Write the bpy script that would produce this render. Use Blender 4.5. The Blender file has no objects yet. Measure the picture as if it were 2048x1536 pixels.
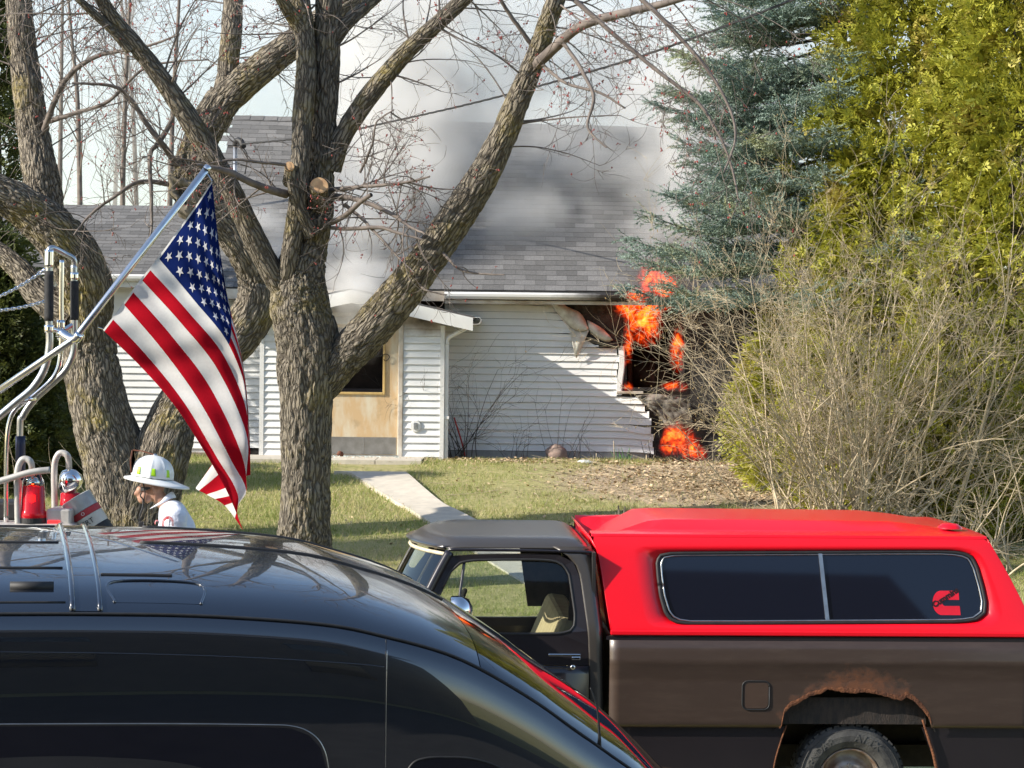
import bpy, bmesh, math, random
import numpy as np
from mathutils import Vector, Matrix

# ---------------------------------------------------------------- camera, sky, sun, exposure
scn = bpy.context.scene
CAM_H, FPX = 1.6, 4400.0
PITCH, ROLL = math.atan(68 / 4400), 0.011
camd = bpy.data.cameras.new('camera'); cam = bpy.data.objects.new('camera', camd)
scn.collection.objects.link(cam); scn.camera = cam
camd.sensor_width = 36.0; camd.lens = 36.0 * FPX / 2048; camd.clip_start = 0.1; camd.clip_end = 3000
CR = Matrix.Rotation(math.pi / 2 - PITCH, 3, 'X') @ Matrix.Rotation(ROLL, 3, 'Z')
cam.matrix_world = Matrix.Translation((0, 0, CAM_H)) @ CR.to_4x4()

SUN = Vector((-3.0, -1.0, 1.75)).normalized()          # towards the sun
w = bpy.data.worlds.new('World'); scn.world = w; w.use_nodes = True
nt = w.node_tree; bg = nt.nodes['Background']
sky = nt.nodes.new('ShaderNodeTexSky'); sky.sky_type = 'NISHITA'; sky.sun_disc = False
sky.sun_elevation = math.asin(SUN.z); sky.sun_rotation = math.atan2(SUN.x, SUN.y)
sky.air_density = 1.0; sky.dust_density = 0.6; sky.ozone_density = 1.2
nt.links.new(sky.outputs[0], bg.inputs[0]); bg.inputs[1].default_value = 0.15
sd = bpy.data.lights.new('sun', 'SUN'); sd.energy = 5.0; sd.angle = math.radians(0.5); sd.color = (1.0, 0.93, 0.82)
so = bpy.data.objects.new('sun', sd); scn.collection.objects.link(so)
so.rotation_euler = (-SUN).to_track_quat('-Z', 'Y').to_euler()
vs = scn.view_settings; vs.view_transform = 'Standard'; vs.look = 'None'; vs.exposure = 0.6; vs.gamma = 1.0
vs.use_curve_mapping = False
cy = scn.cycles
cy.max_bounces = 6; cy.diffuse_bounces = 2; cy.glossy_bounces = 3; cy.transmission_bounces = 4
cy.volume_bounces = 2; cy.transparent_max_bounces = 24; cy.volume_max_steps = 160; cy.use_denoising = True
cy.sample_clamp_indirect = 6.0

# ---------------------------------------------------------------- helpers
rng = np.random.default_rng(7); random.seed(7)
col = scn.collection
CAMP = Vector((0, 0, CAM_H))
def ray(px, py): return CR @ Vector(((px - 1024) / FPX, (768 - py) / FPX, -1.0))
def P(px, py, Y):
    d = ray(px, py); return CAMP + d * (Y / d.y)
def PL(px, py, O, n):
    d = ray(px, py); return CAMP + d * ((O - CAMP).dot(n) / d.dot(n))
def gz(x, y):
    """height of the ground: street level, then the front lawn climbing to the house."""
    y = np.asarray(y, float); t = np.clip((y - 16.2) / 14.8, 0, 1); s = np.clip(t / .12, 0, 1)
    return -1.39 + 1.39 * (t * s * (2 - s) * .5 + t * .5)
def G(px, py, z=0.0):
    """picture point dropped onto the lawn."""
    d = ray(px, py); a, b = 6.0, 60.0
    for _ in range(50):
        m = (a + b) / 2; p = CAMP + d * (m / d.y)
        if p.z > float(gz(0, m)): a = m
        else: b = m
    return CAMP + d * (a / d.y)

def tag(o, label=None, cat=None, group=None, kind=None):
    if label: o['label'] = label
    if cat: o['category'] = cat
    if group: o['group'] = group
    if kind: o['kind'] = kind
    return o
def empty(name, loc=(0, 0, 0), **k):
    o = bpy.data.objects.new(name, None); col.objects.link(o); o.location = loc; o.empty_display_size = 0.2
    return tag(o, **k)
def link(name, me, mat, parent=None, M=None, **k):
    o = bpy.data.objects.new(name, me); col.objects.link(o)
    if mat is not None and len(me.materials) == 0: me.materials.append(mat)
    if parent is not None:
        o.parent = parent
        if M is None: o.matrix_parent_inverse = PINV(parent)
    if M is not None:
        if parent is not None: o.matrix_parent_inverse = PINV(parent)
        o.matrix_basis = M
    return tag(o, **k)
def PINV(p):
    m = Matrix.Identity(4); q = p; chain = []
    while q is not None: chain.append(q); q = q.parent
    for q in reversed(chain): m = m @ q.matrix_parent_inverse @ q.matrix_basis
    return m.inverted()
def mesh_np(name, V, F, smooth=False):
    V = np.asarray(V, dtype=np.float32); F = np.asarray(F, dtype=np.int32); me = bpy.data.meshes.new(name)
    n, (m, k) = len(V), F.shape
    me.vertices.add(n); me.vertices.foreach_set('co', V.ravel())
    me.loops.add(m * k); me.loops.foreach_set('vertex_index', F.ravel())
    me.polygons.add(m); me.polygons.foreach_set('loop_start', np.arange(m, dtype=np.int32) * k)
    me.polygons.foreach_set('use_smooth', np.full(m, smooth, dtype=bool))
    me.update(calc_edges=True); return me
def frames(path):
    p = np.asarray(path, float); t = np.gradient(p, axis=0); t /= np.linalg.norm(t, axis=1)[:, None] + 1e-9
    up = np.array([0, 0, 1.0]) if abs(t[0][2]) < .9 else np.array([1.0, 0, 0])
    n = np.cross(t[0], up); n /= np.linalg.norm(n); N = [n]
    for i in range(1, len(p)):
        n = n - t[i] * (n @ t[i]); n = n / (np.linalg.norm(n) + 1e-9); N.append(n)
    N = np.array(N); return p, t, N, np.cross(t, N)
def tube_np(path, r, n=6, cap=True):
    p, t, N, B = frames(path); k = len(p); r = np.broadcast_to(np.asarray(r, float), (k,))
    a = np.linspace(0, 2 * np.pi, n, endpoint=False)
    V = p[:, None] + r[:, None, None] * (np.cos(a)[None, :, None] * N[:, None] + np.sin(a)[None, :, None] * B[:, None])
    V = V.reshape(-1, 3); i = np.arange(k - 1)[:, None] * n; j = np.arange(n)[None]; j2 = (j + 1) % n
    F = np.stack([i + j, i + j2, i + n + j2, i + n + j], -1).reshape(-1, 4)
    return V, F
def crom(pts, m):
    pts = np.asarray(pts, float); k = len(pts); t = np.linspace(0, k - 1, m); i = np.minimum(t.astype(int), k - 2); u = (t - i)[:, None]
    g = lambda q: pts[np.clip(q, 0, k - 1)]
    p0, p1, p2, p3 = g(i - 1), g(i), g(i + 1), g(i + 2)
    return .5 * (2 * p1 + (p2 - p0) * u + (2 * p0 - 5 * p1 + 4 * p2 - p3) * u * u + (3 * p1 - p0 - 3 * p2 + p3) * u ** 3)
_NT = np.random.default_rng(3).random((64, 64, 64))
def vn(p):
    p = np.asarray(p, float); i = np.floor(p).astype(int); f = p - i; f = f * f * (3 - 2 * f); r = 0
    for a in (0, 1):
        for b in (0, 1):
            for c in (0, 1):
                wgt = (f[..., 0] if a else 1 - f[..., 0]) * (f[..., 1] if b else 1 - f[..., 1]) * (f[..., 2] if c else 1 - f[..., 2])
                r = r + wgt * _NT[(i[..., 0] + a) & 63, (i[..., 1] + b) & 63, (i[..., 2] + c) & 63]
    return r
class MB:
    def __init__(s): s.v = []; s.f = []
    def add(s, V, F):
        o = len(s.v); s.v.extend(tuple(map(float, q)) for q in V); s.f.extend(tuple(int(i) + o for i in f) for f in F); return s
    def box(s, x0, x1, y0, y1, z0, z1):
        return s.add([(x, y, z) for x in (x0, x1) for y in (y0, y1) for z in (z0, z1)],
                     [(0, 1, 3, 2), (4, 6, 7, 5), (0, 4, 5, 1), (2, 3, 7, 6), (0, 2, 6, 4), (1, 5, 7, 3)])
    def tube(s, path, r, n=8, m=0):
        if m:
            path = [tuple(q) for q in path]
            if not np.isscalar(r): r = np.interp(np.linspace(0, 1, m), np.linspace(0, 1, len(r)), r)
            path = crom(path, m)
        V, F = tube_np(path, r, n); k = len(path)
        s.add(V, list(map(tuple, F)) + [tuple(range(n)), tuple((k - 1) * n + i for i in reversed(range(n)))]); return s
    def grid(s, rows, close=False):
        k = len(rows[0]); V = [q for r in rows for q in r]; F = []
        for i in range(len(rows) - 1):
            for j in range(k if close else k - 1):
                j2 = (j + 1) % k; F.append((i * k + j, i * k + j2, (i + 1) * k + j2, (i + 1) * k + j))
        return s.add(V, F)
    def extr(s, poly, vec):
        n = len(poly); vec = Vector(vec); V = [Vector(q) for q in poly]; V = V + [q + vec for q in V]
        return s.add(V, [tuple(range(n)), tuple(n + i for i in reversed(range(n)))] + [(i, (i + 1) % n, n + (i + 1) % n, n + i) for i in range(n)])
    def lathe(s, prof, n=24, M=None, arc=2 * math.pi):
        M = M or Matrix.Identity(4); full = abs(arc - 2 * math.pi) < 1e-6; k = n if full else n + 1
        rows = [[M @ Vector((r * math.cos(arc * j / n), r * math.sin(arc * j / n), z)) for j in range(k)] for r, z in prof]
        return s.grid(rows, close=full)
    def mesh(s, name, smooth=False, merge=False):
        me = bpy.data.meshes.new(name); me.from_pydata(s.v, [], s.f)
        bm = bmesh.new(); bm.from_mesh(me)
        if merge: bmesh.ops.remove_doubles(bm, verts=bm.verts, dist=1e-5)
        bmesh.ops.recalc_face_normals(bm, faces=bm.faces)
        for f in bm.faces: f.smooth = smooth
        bm.to_mesh(me); bm.free(); return me
    def build(s, name, mat, parent=None, smooth=False, bevel=0, solid=0, M=None, merge=False, seg=2, subd=0, **k):
        o = link(name, s.mesh(name, smooth, merge), mat, parent, M, **k)
        if solid: q = o.modifiers.new('solid', 'SOLIDIFY'); q.thickness = solid; q.offset = 0
        if subd: q = o.modifiers.new('subd', 'SUBSURF'); q.levels = q.render_levels = subd
        if bevel: q = o.modifiers.new('bevel', 'BEVEL'); q.width = bevel; q.segments = seg; q.limit_method = 'ANGLE'; q.angle_limit = math.radians(40)
        return o
def BX(name, mat, parent, x0, x1, y0, y1, z0, z1, bevel=0, **k):
    return MB().box(x0, x1, y0, y1, z0, z1).build(name, mat, parent, bevel=bevel, **k)

# ---------------------------------------------------------------- materials
class NB:
    def __init__(s, name):
        s.m = bpy.data.materials.new(name); s.m.use_nodes = True; s.t = s.m.node_tree; s.n = s.t.nodes; s.l = s.t.links
        s.b = s.n['Principled BSDF']; s.out = s.n['Material Output']
    def node(s, typ, ins=None, **k):
        q = s.n.new(typ)
        for a, b in k.items(): setattr(q, a, b)
        for a, b in (ins or {}).items(): s.put(q.inputs[a], b)
        return q
    def put(s, sock, v):
        if hasattr(v, 'links') and hasattr(v, 'is_output'): s.l.new(v, sock)
        elif hasattr(v, 'outputs'): s.l.new(v.outputs[0], sock)
        else:
            if isinstance(v, (tuple, list)) and len(v) == 3 and sock.type == 'RGBA': v = (*v, 1)
            sock.default_value = v
    def math(s, op, a, b=0.0, c=None, clamp=False):
        q = s.n.new('ShaderNodeMath'); q.operation = op; q.use_clamp = clamp; s.put(q.inputs[0], a); s.put(q.inputs[1], b)
        if c is not None: s.put(q.inputs[2], c)
        return q.outputs[0]
    def mix(s, f, a, b, mode='MIX'):
        q = s.n.new('ShaderNodeMix'); q.data_type = 'RGBA'; q.blend_type = mode; q.clamp_factor = True
        s.put(q.inputs[0], f); s.put(q.inputs[6], a); s.put(q.inputs[7], b); return q.outputs[2]
    def ramp(s, f, stops):
        q = s.n.new('ShaderNodeValToRGB'); e = q.color_ramp.elements
        while len(e) < len(stops): e.new(0.5)
        for i, (p, c) in enumerate(stops):
            e[i].position = p; e[i].color = (c, c, c, 1) if not isinstance(c, tuple) else (*c, 1)
        s.put(q.inputs[0], f); return q.outputs[0]
    def coord(s, stretch=(1, 1, 1), which='Object'):
        tc = s.n.new('ShaderNodeTexCoord'); mp = s.n.new('ShaderNodeMapping'); s.l.new(tc.outputs[which], mp.inputs[0])
        mp.inputs['Scale'].default_value = stretch; return mp.outputs[0]
    def pos(s): return s.n.new('ShaderNodeNewGeometry').outputs['Position']
    def vmap(s, v, scale=(1, 1, 1), loc=(0, 0, 0)):
        mp = s.n.new('ShaderNodeMapping'); s.put(mp.inputs[0], v); mp.inputs['Scale'].default_value = scale; mp.inputs['Location'].default_value = loc; return mp.outputs[0]
    def noise(s, v, scale=5, detail=5, rough=.55, dist=0.0):
        q = s.node('ShaderNodeTexNoise', {'Vector': v, 'Scale': scale, 'Detail': detail, 'Roughness': rough, 'Distortion': dist}); return q.outputs[0]
    def set(s, **k):
        names = {'color': 'Base Color', 'rough': 'Roughness', 'metal': 'Metallic', 'coat': 'Coat Weight', 'coatr': 'Coat Roughness', 'spec': 'Specular IOR Level',
                 'trans': 'Transmission Weight', 'ior': 'IOR', 'alpha': 'Alpha', 'em': 'Emission Color', 'ems': 'Emission Strength', 'sheen': 'Sheen Weight', 'sss': 'Subsurface Weight'}
        for a, b in k.items(): s.put(s.b.inputs[names[a]], b)
        return s
    def bump(s, h, strength=.3, dist=.01):
        q = s.node('ShaderNodeBump', {'Height': h, 'Strength': strength, 'Distance': dist}); s.l.new(q.outputs[0], s.b.inputs['Normal']); return s
def M(name, c1, c2=None, scale=6, stretch=(1, 1, 1), rough=.6, r2=None, metal=0, bump=0, bscale=None, bdist=.01, rnd=0, world=False, lo=.35, hi=.65, detail=6, **k):
    b = NB(name); c2 = c2 or tuple(x * .75 for x in c1)
    v = b.vmap(b.pos(), stretch) if world else b.coord(stretch)
    n = b.noise(v, scale, detail); f = b.ramp(n, [(lo, 0.0), (hi, 1.0)]); c = b.mix(f, c1, c2)
    if rnd:
        oi = b.n.new('ShaderNodeObjectInfo').outputs['Random']; ir = b.n.new('ShaderNodeNewGeometry').outputs['Random Per Island']
        rr = b.math('FRACT', b.math('ADD', oi, ir)); c = b.mix(1.0, c, b.ramp(rr, [(0, 1 - rnd), (1, 1 + rnd * .5)]), 'MULTIPLY')
    b.set(color=c, metal=metal, rough=rough if r2 is None else b.math('MULTIPLY_ADD', n, r2 - rough, rough), **k)
    if bump: b.bump(b.noise(v, bscale or scale * 4, 6), bump, bdist)
    return b.m
# ---------------------------------------------------------------- shared places
WY, VY = 32.8, 32.0                                    # main wall plane, entry front plane
def W(px, py): return P(px, py, WY)
def V_(px, py): return P(px, py, VY)

def siding_mat():
    b = NB('white_vinyl_siding'); p = b.pos()
    n = b.noise(b.vmap(p, (1, 1, 1)), 3.0, 6, .6)
    base = b.mix(b.ramp(n, [(.3, 0.0), (.75, 1.0)]), (.86, .86, .84), (.76, .76, .74))
    def blob(c, r):
        d = b.node('ShaderNodeVectorMath', {0: b.vmap(p, tuple(1 / q for q in r), tuple(-c[i] / r[i] for i in range(3)))}, operation='LENGTH').outputs['Value']
        return b.math('SUBTRACT', 1.0, d)
    s = blob(W(1120, 588), (1.5, 2, .22))
    for c, r in ((W(1255, 680), (.42, 2, .28)), (W(1330, 860), (.26, 2, .5)), (V_(735, 600), (1.05, 1.2, .55)), (V_(845, 640), (.5, 1, .28))):
        s = b.math('MAXIMUM', s, blob(c, r))
    s = b.math('ADD', s, b.math('MULTIPLY', b.math('SUBTRACT', n, .5), 1.1))
    c = b.mix(b.ramp(s, [(.05, 0.0), (.55, .75)]), base, (.30, .22, .14))
    c = b.mix(b.ramp(s, [(.55, 0.0), (1.0, .85)]), c, (.03, .026, .022))
    b.set(color=c, rough=.45); b.bump(b.noise(b.vmap(p, (2, 2, 40)), 6, 4), .06, .004); return b.m
MS = siding_mat()
MTRIM = M('white_painted_trim', (.80, .80, .78), (.70, .69, .66), 4, rough=.4)
MSOOTTRIM = M('smoke_stained_trim', (.70, .66, .58), (.38, .30, .22), 3, rough=.5, world=True)
MCHAR = M('charred_sheathing', (.012, .011, .010), (.05, .045, .04), 9, rough=.85, bump=.8, bscale=30, bdist=.02, world=True)
MMELT = M('melted_vinyl', (.70, .68, .60), (.40, .36, .29), 7, rough=.5, bump=.4, bscale=25, bdist=.01, world=True)
MMELT2 = M('sooty_melted_vinyl', (.34, .31, .26), (.07, .06, .05), 6, rough=.6, bump=.6, bscale=20, bdist=.02, world=True)
MSHING = M('grey_asphalt_shingle', (.185, .18, .175), (.125, .122, .12), 60, rough=.9, bump=.5, bscale=250, bdist=.003, rnd=.35)
MDECK = M('roof_underlay', (.06, .06, .06), (.04, .04, .04), 20, rough=.95)
MCONC = M('worn_concrete', (.64, .58, .48), (.53, .48, .40), 7, rough=.85, bump=.35, bscale=120, bdist=.004, world=True, rnd=.08)
MSOFF = M('eave_soffit', (.55, .53, .49), (.40, .37, .33), 4, rough=.6)
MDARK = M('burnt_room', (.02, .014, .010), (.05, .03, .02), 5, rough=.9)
MBLACK = M('black_rubber', (.012, .012, .013), (.02, .02, .02), 20, rough=.6)
MPIPE = M('galvanised_pipe', (.55, .56, .57), (.42, .43, .44), 20, rough=.4, metal=.9)
MGLASSD = NB('dark_broken_glass').set(color=(.01, .01, .012), rough=.15).m

# ---------------------------------------------------------------- ground, road, path
def ground_mat():
    b = NB('lawn_soil'); p = b.pos()
    n1 = b.noise(p, .55, 5, .6); n2 = b.noise(p, 9, 6, .65); n3 = b.noise(p, 45, 4, .6)
    g = b.mix(b.ramp(n2, [(.35, 0.0), (.65, 1.0)]), (.26, .27, .07), (.47, .41, .19))
    g = b.mix(b.ramp(n1, [(.45, 0.0), (.68, .6)]), g, (.42, .35, .19))
    sx = b.node('ShaderNodeSeparateXYZ', {0: p})
    # dug-over bed in front of the burning corner, wavering edge
    c0 = G(1480, 965); d = b.node('ShaderNodeVectorMath', {0: b.vmap(p, (1 / 2.7, 1 / 2.4, 0), (-c0.x / 2.7, -c0.y / 2.4, 0))}, operation='LENGTH').outputs['Value']
    m = b.math('ADD', d, b.math('MULTIPLY', b.math('SUBTRACT', n2, .5), .9))
    soil = b.mix(b.ramp(n3, [(.35, 0.0), (.7, 1.0)]), (.56, .44, .30), (.36, .26, .17))
    c = b.mix(b.ramp(m, [(.75, 1.0), (1.05, 0.0)]), g, soil)
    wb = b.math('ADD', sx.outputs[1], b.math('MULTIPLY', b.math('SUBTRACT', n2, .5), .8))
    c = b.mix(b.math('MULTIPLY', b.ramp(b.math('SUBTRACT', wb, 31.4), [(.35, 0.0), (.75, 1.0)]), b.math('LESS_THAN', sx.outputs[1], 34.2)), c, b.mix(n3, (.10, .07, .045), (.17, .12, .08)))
    b.set(color=c, rough=.95); b.bump(b.math('ADD', n3, n2), .8, .03); return b.m
xs = np.unique(np.concatenate([np.linspace(-600, -20, 12), np.linspace(-20, 20, 81), np.linspace(20, 600, 12)]))
ys = np.unique(np.concatenate([np.linspace(-200, 8, 14), np.linspace(8, 42, 130), np.linspace(42, 1500, 16)]))
X, Y = np.meshgrid(xs, ys); Z = gz(X, Y) + .05 * (vn(np.stack([X * .5, Y * .5, X * 0], -1)) - .5) * (Y > 18) * (Y < 34) - .004
idx = np.arange(X.size).reshape(X.shape)
F = np.stack([idx[:-1, :-1], idx[:-1, 1:], idx[1:, 1:], idx[1:, :-1]], -1).reshape(-1, 4)
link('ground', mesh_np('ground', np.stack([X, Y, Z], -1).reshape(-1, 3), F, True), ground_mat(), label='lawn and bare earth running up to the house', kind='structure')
MASPH = M('asphalt', (.055, .054, .052), (.035, .035, .034), 3, rough=.9, bump=.5, bscale=220, bdist=.005)
BX('road', MASPH, None, -120, 120, -3.0, 13.0, -1.6, -1.375, label='grey asphalt street in front of the lawn', kind='structure')

path = empty('path', (0, 0, 0), label='pale concrete front walk curving from the door to the street', kind='structure')
lp = [G(*q, .0) for q in ((668, 946), (703, 951), (740, 975), (791, 1007), (820, 1023), (880, 1062), (975, 1125), (1080, 1190))]
rp = [G(*q, .0) for q in ((812, 948), (824, 966), (850, 988), (886, 1012), (920, 1030), (990, 1064), (1095, 1120), (1200, 1185))]
lc, rc = crom(lp, 57), crom(rp, 57)
for k in range(0, 56, 4):
    sl = MB(); rows = []
    for j in range(5):
        a, c = lc[min(k + j, 56)].copy(), rc[min(k + j, 56)].copy()
        if j == 0 and k: a += (lc[k + 1] - lc[k]) * .04; c += (rc[k + 1] - rc[k]) * .04
        zz = float(gz(a[0], a[1])) + .03
        rows.append([(a[0], a[1], zz), (c[0], c[1], zz)])
    rows2 = [[(q[0], q[1], q[2] - .09) for q in r] for r in rows]
    ring = [r[0] for r in rows] + [r[1] for r in reversed(rows)]
    sl.extr(ring, (0, 0, -.09)); sl.build('paving_slab', MCONC, path)
ax0, ax1 = V_(490, 900).x, V_(850, 900).x
for k in range(4):
    x0 = ax0 + (ax1 - ax0) * k / 4; x1 = ax0 + (ax1 - ax0) * (k + 1) / 4
    BX('paving_slab', MCONC, path, x0 + .004, x1 - .004, VY - 1.1, VY + .06, -.06, .034, bevel=.006)

# ---------------------------------------------------------------- the house
house = empty('house', (W(900, 900).x, WY, 0), label='white sided bungalow with grey shingle roof, its right end on fire', cat='house')
XL, XR = W(425, 700).x, W(1600, 700).x
zE = P(1100, 583, 32.45).z
EY, RY = 32.42, 37.1
def zR(x):
    a, c = P(900, 247, RY), P(1420, 262, RY); return a.z + (c.z - a.z) * (x - a.x) / (c.x - a.x)
def roofpt(x, t):
    return Vector((x, EY + (RY - EY) * t, zE + (zR(x) - zE) * t))
# sheathing of the front wall, with the window and entry holes left open
wl, wr = W(1247, 700).x, W(1368, 700).x; wt, wb_ = W(1300, 596).z, W(1300, 782).z
wall = MB()
for a in ((XL, V_(520, 700).x, -.1, zE + .02), (V_(885, 700).x, wl, -.1, zE + .02), (wr, XR, -.1, zE + .02), (wl, wr, -.1, wb_), (wl, wr, wt, zE + .02), (V_(520, 700).x, V_(885, 700).x, 2.15, zE + .02)):
    wall.box(a[0], a[1], WY, WY + .14, a[2], a[3])
wall = wall.build('front_wall', MCHAR, house)
MFOUND = M('concrete_foundation', (.42, .42, .41), (.33, .33, .32), 12, rough=.9, bump=.3, world=True)
BX('foundation', MFOUND, house, V_(890, 800).x, wr - .5, WY - .012, WY - .001, -.15, W(1100, 903).z)
for nm, a in (('side_wall', (XL - .001, XL + .14, WY + .14, RY + 4.4, -.1, zE)), ('burnt_side_wall', (XR - .14, XR, WY + .14, RY + 4.4, -.1, zE)), ('back_wall', (XL + .14, XR - .14, RY + 4.26, RY + 4.4, -.1, zE))):
    BX(nm, MCHAR if nm.startswith('burnt') else MS, house, *a)
for x in (XL + .02, XR - .12):                          # gable ends
    MB().extr([(x, WY + .02, zE - .02), (x, RY, zR(x) - .12), (x, RY + 4.4, zE - .02)], (.1, 0, 0)).build('gable_wall', MS if x < 0 else MCHAR, house)
room = MB(); room.box(wl - 1.2, wl - 1.1, WY + .16, WY + 3, 0, zE - .1); room.box(wr + .6, wr + .7, WY + .16, WY + 3, 0, zE - .1)
room.box(wl - 1.1, wr + .6, WY + 3, WY + 3.1, 0, zE - .1); room.box(wl - 1.1, wr + .6, WY + .16, WY + 3, zE - .12, zE - .05); room.box(wl - 1.1, wr + .6, WY + .16, WY + 3, -.05, .05)
room.box(wl + .1, wl + .16, WY + .5, WY + .56, .05, 1.6); room.box(wl + .45, wl + .52, WY + .8, WY + .86, .05, 1.5); room.box(wl + .3, wl + .75, WY + .7, WY + 1.1, .05, 1.05)
room.build('burnt_room', MDARK, house)

z0 = W(1100, 902).z; PH = .1035
ends_y = [560, 590, 600, 620, 650, 670, 686, 690, 786, 790, 800, 830, 860, 905, 930]
ends_x = [1100, 1102, 1112, 1122, 1145, 1160, 1170, 1236, 1236, 1272, 1286, 1300, 1305, 1309, 1309]
def plank(x0, x1, z, warp, seed, Yp, xs_=None):
    L = x1 - x0; m = max(6, int(L / .09)); t = np.linspace(0, 1, m)
    x = x0 + L * t; q = np.clip((x - (x1 - .62)) / .62, 0, 1) ** 2 * warp
    nz = vn(np.stack([x * 3.1, np.full(m, z * 7.7), np.full(m, seed * 1.7)], -1)) - .5
    nz2 = vn(np.stack([x * 5.1, np.full(m, z * 3.7), np.full(m, seed * 2.9 + 9)], -1)) - .5
    dy = -q * (.035 + .10 * np.abs(nz)) + .003 * nz2; dz = q * (.10 * nz - .03) + .002 * nz
    r1 = [(a, Yp - .003 + e, z + PH - .004 + f) for a, e, f in zip(x, dy, dz)]
    r2 = [(a, Yp - .027 + e, z + f) for a, e, f in zip(x, dy, dz)]; r3 = [(a, Yp - .001 + min(e + .004, 0), z + .002 + f) for a, e, f in zip(x, dy, dz)]
    return MB().grid([r1, r2, r3])
nrow = int((zE - z0) / PH) + 1
for i in range(nrow):
    z = z0 + i * PH; c = W(1150, 768 - 0)  # plank height to picture row, for the melt outline
    py = 902 - i * PH * FPX / WY - 6
    xe = W(np.interp(py, ends_y, ends_x) + random.uniform(-3, 3), py).x
    wp = 1.0 if py > 840 else (.75 if py > 790 else (.15 if py > 690 else .55))
    h = min(PH, zE - z)
    plank(V_(887, 800).x - .02, xe, z, wp, i, WY).build('siding_plank', MS, wall, smooth=False)
    plank(XL, V_(524, 800).x, z, 0, i + 50, WY).build('siding_plank', MS, wall)
# melted siding peeled off the burnt corner
def sheet(name, up, lo, bulge, n=14, k=7, mat=None, cr=.03):
    a, c = crom([(*q, 0) for q in up], n)[:, :2], crom([(*q, 0) for q in lo], n)[:, :2]; rows = []
    for i in range(n):
        r = []
        for j in range(k):
            t = j / (k - 1); q = a[i] * (1 - t) + c[i] * t
            p = P(q[0], q[1], WY - .03 - bulge * math.sin(math.pi * min(1, t * .8 + .1)) - cr * float(vn(np.array([i * .9, j * 1.1, 3.3]))))
            r.append(p)
        rows.append(r)
    MB().grid(rows).build(name, mat or MMELT, wall, smooth=True, solid=.006)
sheet('melted_siding', [(1097, 592), (1112, 597), (1135, 614), (1158, 624), (1170, 640), (1178, 656)], [(1098, 600), (1106, 614), (1124, 638), (1142, 656), (1158, 664), (1172, 662)], .10)
sheet('melted_siding', [(1138, 655), (1152, 656), (1166, 658), (1180, 656)], [(1150, 712), (1153, 716), (1158, 706), (1168, 684)], .07, 9, 8)
sheet('melted_siding', [(1174, 640), (1190, 648), (1208, 660), (1221, 674)], [(1180, 664), (1196, 676), (1212, 684), (1226, 680)], .06, 9, 6)
sheet('melted_siding', [(1172, 664), (1196, 678), (1216, 684), (1240, 690)], [(1176, 682), (1200, 694), (1222, 694), (1240, 696)], .03, 9, 6, MCHAR)
sheet('melted_siding', [(1272, 792), (1310, 788), (1345, 792), (1380, 800)], [(1292, 812), (1318, 834), (1346, 862), (1385, 846)], .03, 16, 12, MMELT2, .16)
# burning window: what is left of its frame
win = MB().box(wl - .01, wl + .05, WY - .03, WY + .12, wb_, wt).box(wr - .05, wr + .01, WY - .03, WY + .12, wb_, wt).box(wl + .05, wr - .05, WY - .02, WY + .12, wt - .05, wt).box(wl + .05, wr - .05, WY - .03, WY + .12, wb_, wb_ + .05).build('window_frame', MCHAR, house)
a, c = W(1236, 692), W(1247, 790)
MB().grid([[(a.x + dx + .02 * math.sin(t * 5), WY - yy, a.z + (c.z - a.z) * t) for dx, yy in ((0, .0), (0, .05), (.07, .055), (.085, .03), (.085, 0))] for t in np.linspace(0, 1, 10)]).build('window_trim', MTRIM, win, solid=.008, smooth=False)
BX('window_sill', MSOOTTRIM, win, wl - .1, wl + .30, WY - .07, WY - .005, wb_ - .045, wb_ - .005, bevel=.006)

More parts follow.
